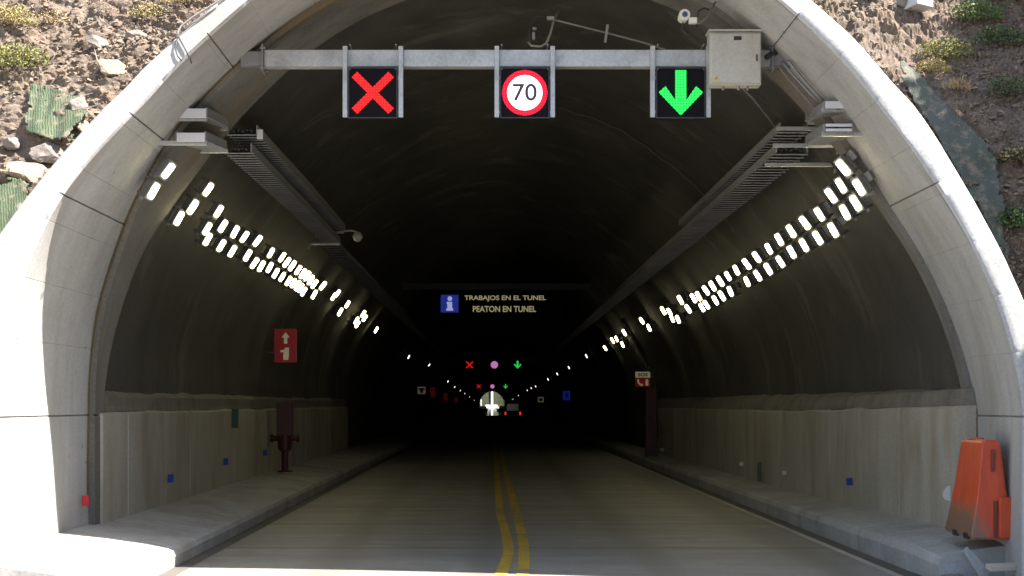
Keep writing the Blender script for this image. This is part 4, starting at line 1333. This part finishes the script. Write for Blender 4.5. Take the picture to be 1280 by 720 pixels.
# SOS sign: white strip over a red plate
Yq = on_lining(812, 470, .08)[0].y; kq = Yq / F
root = empty("emergency_phone_sign", P(803.5, 473.5, Yq), "white and red emergency telephone sign on the right wall above the red call post", "safety sign")
mb = MB(); mb.box((0, .01, 5.2 * kq), (18.5 * kq, .02, 7.4 * kq), bevel=.004); mb.build("white_plate", M["cream"], root)
add_text("lettering", "SOS", .1, M["black"], root, (0, -.002, 5.2 * kq), fit=(12 * kq, 4.4 * kq), depth=.001, bold=.003)
mb = MB(); mb.box((0, .01, -4.3 * kq), (18.5 * kq, .02, 11 * kq), bevel=.004); mb.build("red_plate", M["redsign"], root)
mb = MB(); a = lambda pts: [(x * kq, (z - 4.3) * kq) for x, z in pts]
mb.prism(a([(-7.2, 3.4), (-4.8, 3.6), (-4.4, 1.0), (-5.0, .4), (-2.4, -2.2), (-1.6, -1.6), (.4, -2.8), (.2, -4.2), (-2.6, -4.6), (-6.2, -1.4)]), .003, Matrix.Translation((0, -.003, 0))); mb.build("handset_symbol", M["cream"], root)
mb = MB(); mb.prism(a([(3.4, 2.4), (4.2, 3.8), (6.4, 3.8), (6.8, 2.4), (6.8, -4.2), (3.4, -4.2)]), .003, Matrix.Translation((0, -.003, 0))); mb.build("extinguisher_symbol", M["cream"], root)
mb = MB(); mb.box((12 * kq, .035, 2 * kq), (8 * kq, .03, .03)); mb.build("wall_bracket", M["darkgrey"], root)

# fire hydrant column on the left walkway
Yf = 33.5
b0 = P(355, 582, Yf); b0.z = .38
hy = empty("fire_hydrant", b0, "dark red hydrant column with side outlets standing on the left walkway below the red sign", "hydrant")
mb = MB(); mb.box((0.02, 0, 1.10), (.32, .30, .70), bevel=.025); mb.build("cabinet", M["redpaint"], hy)
mb = MB(); mb.tube([(.02, 0, 0), (.02, 0, .03), (.02, 0, .04), (.02, 0, .42), (.02, 0, .46), (.02, 0, .80)], [.16, .16, .07, .075, .14, .16], 14); mb.build("standpipe", M["redpaint"], hy)
for s in (-1, 1):
    mb = MB(); mb.tube([(.02 + s * .12, -.02, .70), (.02 + s * .24, -.02, .70), (.02 + s * .245, -.02, .70), (.02 + s * .30, -.02, .70)], [.055, .055, .085, .085], 12); mb.build("hose_outlet", M["redpaint"], hy)
# call post on the right walkway
Yp = 46.5
b1 = P(814.5, 571, Yp); b1.z = .28
cp = empty("call_post", b1, "tall narrow dark red emergency call post on the right walkway under the telephone sign", "call post")
mb = MB(); mb.box((0, .16, .98), (.34, .30, 1.92), bevel=.02); mb.build("body", M["redpaint"], cp)
mb = MB(); mb.box((0, 0.0, 1.15), (.27, .02, .95), bevel=.006); d_ = mb.build("door", M["redpaint"], cp)
mb = MB(); mb.box((.10, -.012, 1.15), (.02, .015, .12), bevel=.003); mb.build("handle", M["darkgrey"], d_)
mb = MB(); mb.box((0, .16, .01), (.40, .34, .03), bevel=.004); mb.build("base_plate", M["darkgrey"], cp)
vault_cable([(780, 397), (790, 418), (800, 440), (810, 460)], .04, "thin grey pipe sloping down the right wall to the emergency telephone sign", M["midgrey"], .05, "wall_conduit")
mb = MB(); mb.tube([P(811, 462, 46.9), P(819, 476, 46.9), P(821, 490, 46.9), P(822, 548, 46.9)], .02, 6)
tag(mb.build("wall_conduit", M["darkgrey"], smooth=True), "vertical grey conduit behind the red call post on the right wall", "conduit")
mb = MB(); mb.tube([P(443, 411, 50), P(436, 428, 50), P(429, 446, 50), P(425, 462, 50)], .022, 6)
tag(mb.build("wall_conduit", M["midgrey"], smooth=True), "thin grey pipe sloping down the dark left wall past the lamps", "conduit")
# small marks on the walls
def wall_marker(u, v, w, h, matl, label, cat, side, xw=None, name="wall_marker"):
    x = xw if xw is not None else (-4.61 if side < 0 else 5.20)
    Y = x * F / (u - UX)
    p = P(u, v, Y)
    root = empty(name, p, label, cat)
    mb = MB(); mb.box((0, 0, 0), (w, .025, h), bevel=.004); mb.build("plate", matl, root)
    mb = MB(); mb.box((0, -.015, 0), (w * .7, .01, h * .7), bevel=.002); mb.build("reflector", matl, root)
    root.location.x -= side * w * .45
    return root
wall_marker(210, 598, .085, .115, M["bluesign"], "blue reflector nearest the mouth low on the left wall", "reflector", -1)
wall_marker(279.5, 577, .085, .115, M["bluesign"], "blue reflector midway along the left wall before the hydrant", "reflector", -1)
wall_marker(329, 566, .085, .115, M["bluesign"], "dim blue reflector just beside the red hydrant", "reflector", -1)
wall_marker(1065, 602, .085, .105, M["bluesign"], "blue reflector low on the right wall", "reflector", 1)
wall_marker(290, 523, .12, .34, M["greensign"], "small dark green plate high on the left concrete wall", "wall plate", -1)
wall_marker(103, 626, .075, .12, M["redspot"], "red reflector low on the left collar of the portal", "reflector", -1, -4.72)
wall_marker(951, 590, .07, .36, M["darkgrey"], "narrow dark slot plate low on the right wall", "wall plate", 1)
wall_marker(983, 591, .08, .07, M["white"], "tiny pale stud on the right wall beside the dark slot plate", "stud", 1)
wall_marker(929, 580, .08, .08, M["white"], "tiny pale stud on the right wall nearer the call post", "stud", 1)
wall_marker(830, 562, .12, .10, M["white"], "pale stud at the foot of the right wall by the call post", "stud", 1)
# half round white scrap on the right collar
p = P(1184, 617, 18.2); p.x = CX + r_in(0) - COLLAR - .01
mb = MB(); mb.prism([(0, .085), (-.03, .085), (-.075, .03), (-.085, -.02), (-.06, -.07), (0, -.085)], .012)
o = mb.build("paper_scrap", M["white"]); o.location = P(1188, 617, 17.9)
o.location.x = min(o.location.x, 5.3)
tag(o, "half round white scrap stuck on the right wall beside the orange barrier", "scrap")

# deep signs, a few pixels each
sign_plate("telephone_sign", 527, 488, 102, .50, .46, M["creamfar"], "small cream telephone sign deep in the tunnel on the left", "safety sign", [("handset_symbol", [[(-.19, .15), (.19, .15), (.19, .02), (.09, .02), (.09, -.16), (-.09, -.16), (-.09, .02), (-.19, .02)]], M["black"])])
for u, v, Y, lab in ((541, 490, 121, "small dim red sign beside the cream telephone sign deep in the tunnel"), (557, 496, 155, "tiny red sign deep in the tunnel on the left, second after the telephone sign"), (570.5, 500, 205, "tiny dark red sign near the far lamps on the left wall")):
    sign_plate("red_sign", u, v, Y, .4, .72, M["redfar"], lab, "safety sign")
sign_plate("telephone_sign", 676, 499.5, 150, .55, .5, M["creamfar"], "small dim cream sign deep in the tunnel on the right", "safety sign", [("handset_symbol", [[(-.19, .12), (.19, .12), (.12, -.14), (-.12, -.14)]], M["redpaint"])])
sign_plate("blue_sign", 708, 494.5, 95, .42, .55, M["bluefar"], "small dim blue sign deep in the tunnel on the right", "safety sign", [("symbol", [[(-.06, .16), (.06, .16), (.10, .0), (.02, -.18), (-.04, -.1)]], M["bluesign"])])

# delivery van seen from behind, far down the right lane
Yw = 150.0
vx = P(641, 0, Yw).x
van = empty("delivery_van", (vx, Yw, 0), "dark van driving away deep in the tunnel with two red tail lamps", "van")
mb = MB(); mb.prism([(-.78, .38), (.78, .38), (.80, 1.05), (.70, 1.98), (.62, 2.08), (-.62, 2.08), (-.70, 1.98), (-.80, 1.05)], 3.9); mb.build("body", M["van"], van)
mb = MB(); mb.prism([(-.58, 1.18), (.58, 1.18), (.52, 1.80), (-.52, 1.80)], .02, Matrix.Translation((0, -.021, 0))); mb.build("rear_window", M["glass"], van)
mb = MB(); mb.box((0, -.04, .45), (1.56, .10, .18), bevel=.02); mb.build("bumper", M["darkgrey"], van)
mb = MB(); mb.box((0, -.012, .72), (.42, .02, .12)); mb.build("number_plate", M["white"], van)
for s in (-1, 1):
    mb = MB(); mb.box((s * .69, -.015, .62 + .3), (.12, .03, .30), bevel=.008); mb.build("tail_lamp", M["tail"], van)
    for y in (.75, 3.1):
        mb = MB(); mb.tube([(s * .58, y, .32), (s * .80, y, .32)], .32, 20); mb.build("wheel", M["tyre"], van)

def small_car(x, y, label):
    root = empty("dark_car", (x, y, 0), label, "car", "dark cars near the far mouth")
    mb = MB(); mb.prism([(-.82, .25), (.82, .25), (.85, .75), (.80, .92), (-.80, .92), (-.85, .75)], 4.1); mb.build("body", M["van"], root)
    mb = MB(); mb.prism([(-.74, .93), (.74, .93), (.58, 1.42), (-.58, 1.42)], 2.2, Matrix.Translation((0, 1.0, 0))); mb.build("cabin", M["glass"], root)
    for s_ in (-1, 1):
        for yy in (.7, 3.3):
            mb = MB(); mb.tube([(s_ * .62, yy, .30), (s_ * .82, yy, .30)], .30, 16); mb.build("wheel", M["tyre"], root)
small_car(-1.55, 300, "small dark car silhouette left of the bright far mouth in the oncoming lane")
small_car(2.35, 330, "small dark car silhouette right of the bright road reflection deep in the tunnel")

# ------------------------------------------------------------------ orange road barrier
bx = empty("road_barrier", (4.985, 15.88, .455), "orange plastic water filled road barrier standing on the right walkway at the portal foot", "road barrier")
bx.rotation_euler = (0, 0, R(-1))
prof = [(-.20, 0.0), (.20, 0.0), (.215, .04), (.185, .30), (.150, .46), (.098, .90), (.088, .955), (.06, .985), (-.06, .985), (-.088, .955), (-.098, .90), (-.142, .46), (-.175, .25), (-.212, .04)]
b = bmesh.new()
lo = [b.verts.new((x, 0, z)) for x, z in prof]; hi = [b.verts.new((x, 1.0, z)) for x, z in prof]
b.faces.new(lo); b.faces.new(hi[::-1])
for k_ in range(len(prof)): b.faces.new((lo[k_], hi[k_], hi[(k_ + 1) % len(prof)], lo[(k_ + 1) % len(prof)]))
bmesh.ops.recalc_face_normals(b, faces=b.faces)
for v_ in b.verts: v_.co.y = .03 + v_.co.y * (1 - .26 * v_.co.z) + .05 * v_.co.z
bmesh.ops.bevel(b, geom=[e for e in b.edges if len(e.link_faces) == 2 and e.calc_face_angle(0) > R(40)], offset=.016, segments=3, affect='EDGES')
mb = MB(); mb.merge(b); o = mb.build("body", M["orange"], bx); smooth_by_angle(o, 30)
dkor = mat("shadowed_orange_slot", (0.17, 0.03, 0.015), 0.6)
mb = MB(); mb.box((.01, .058, .78), (.035, .03, .22), bevel=.008); mb.build("slot", dkor, bx)
mb = MB(); mb.box((.158, .05, .215), (.20, .10, .41), bevel=.02); o = mb.build("coupling_lug", M["orange"], bx)
mb = MB(); mb.box((.030, .034, .20), (.04, .02, .36), bevel=.006); mb.build("coupling_groove", dkor, bx)
for y in (.22, .62):
    mb = MB(); mb.box((-.205, y, .02), (.03, .16, .06), bevel=.01); mb.build("fork_pocket", M["black"], bx)
mb = MB(); mb.tube([(0, .5, .97), (0, .5, 1.0)], .05, 14); mb.build("filler_cap", M["orange"], bx)

# ------------------------------------------------------------------ cable and conduit on the left shoulder
def on_front(u, v, off=.02):
    Y = 16.0
    for _ in range(30): Y = FA + FB * (EYE - (v - VY) * Y / F) - off
    return P(u, v, Y)
mb = MB()
mb.tube([on_front(*q) for q in ((222, 47), (222, 40), (227, 32), (240, 22), (256, 12), (272, 2), (286, -8))], .012, 8)
mb.tube([on_front(*q) for q in ((231, 36), (243, 27), (258, 17), (272, 6))], .008, 8)
tag(mb.build("bent_conduit", M["pipe"], smooth=True), "thin bent steel conduit over the left shoulder of the concrete arch", "conduit")
mb = MB(); mb.tube([on_front(*q) for q in ((222, 46), (219, 60), (222, 70), (227, 76))], .0075, 6)
rv = [on_lining(u, v, .02, r_in)[0] for u, v in ((241, 86), (239, 98), (229, 114), (224, 126), (223, 138))]
mb.tube([on_front(223, 46), on_front(232, 62), on_front(238, 74)] + rv, .0075, 6)
tag(mb.build("hanging_cable", M["cable"], smooth=True), "loose black cable hanging from the bent conduit down the left reveal of the arch", "cable")

# ------------------------------------------------------------------ rubble at the right foot
def ground_rock(x, y, z, s, matl, label, seed, flat=.6, name="rubble_stone"):
    b = rock_bm(seed, s, flat, 16)
    bmesh.ops.bevel(b, geom=list(b.edges), offset=s * .06, segments=1, affect='EDGES')
    mb = MB(); mb.merge(b); o = mb.build(name, matl); o.location = (x, y, z); return tag(o, label, "rubble")
mb = MB(); mb.prism([(-.02, .0), (.05, -.02), (.11, .0), (.03, .33), (-.035, .30)], .05)
o = mb.build("stone_shard", M["shard"]); p = P(1228, 722, 15.7); o.location = p; o.rotation_euler = (R(-12), R(-28), R(10))
tag(o, "pale pointed stone shard leaning against the right walkway end", "rubble")
mb = MB(); mb.box((0, 0, 0), (.50, .13, .05), bevel=.006)
o = mb.build("wooden_plank", M["wood"]); o.location = P(1266, 708, 15.6); o.rotation_euler = (R(8), R(-2), R(6))
tag(o, "short bleached wooden plank on the rubble at the right walkway end", "plank")
ground_rock(4.55, 15.75, .06, .16, M["greyrock"], "grey rubble stone left of the pale shard at the right walkway end", 61, .5)
ground_rock(4.80, 15.6, .05, .20, M["greyrock"], "flat rubble slab in front of the pale shard at the right walkway end", 62, .35)
ground_rock(5.12, 15.55, .06, .17, M["tanrock"], "tan rubble stone under the wooden plank at the right", 63, .5)

# ------------------------------------------------------------------ trees on the cut bank, right of the frame; their shade falls on the right slope
def bank_tree(x, y, z0, h, r, seed, label):
    root = empty("bank_tree", (x, y, z0), label, "tree")
    rnd = random.Random(seed)
    mb = MB()
    mb.tube([(0, 0, -.4), (.05, .02, h * .3), (-.06, .05, h * .6), (.02, 0, h * .9)], [.12, .10, .07, .02], 8)
    for k in range(7):
        a = rnd.uniform(0, 6.28); zz = h * rnd.uniform(.35, .75)
        mb.tube([(0, 0, zz), (math.cos(a) * r * .4, math.sin(a) * r * .4, zz + .3), (math.cos(a) * r * .8, math.sin(a) * r * .8, zz + .6)], [.045, .03, .01], 6)
    mb.build("trunk", M["stem"], root)
    mb = MB(); leaf_cloud(mb, 7500, r, r, h * .45, .19, seed)
    f = mb.build("crown", M["leafdark"], root); f.location = (0, 0, h * .5)
bank_tree(10.6, 16.6, 9.3, 3.6, 1.7, 71, "dark leafy tree on the cut bank nearest the slope, right of the portal")
bank_tree(10.2, 18.6, 9.0, 3.2, 1.3, 72, "smaller leafy tree on the upper slope right of the portal")
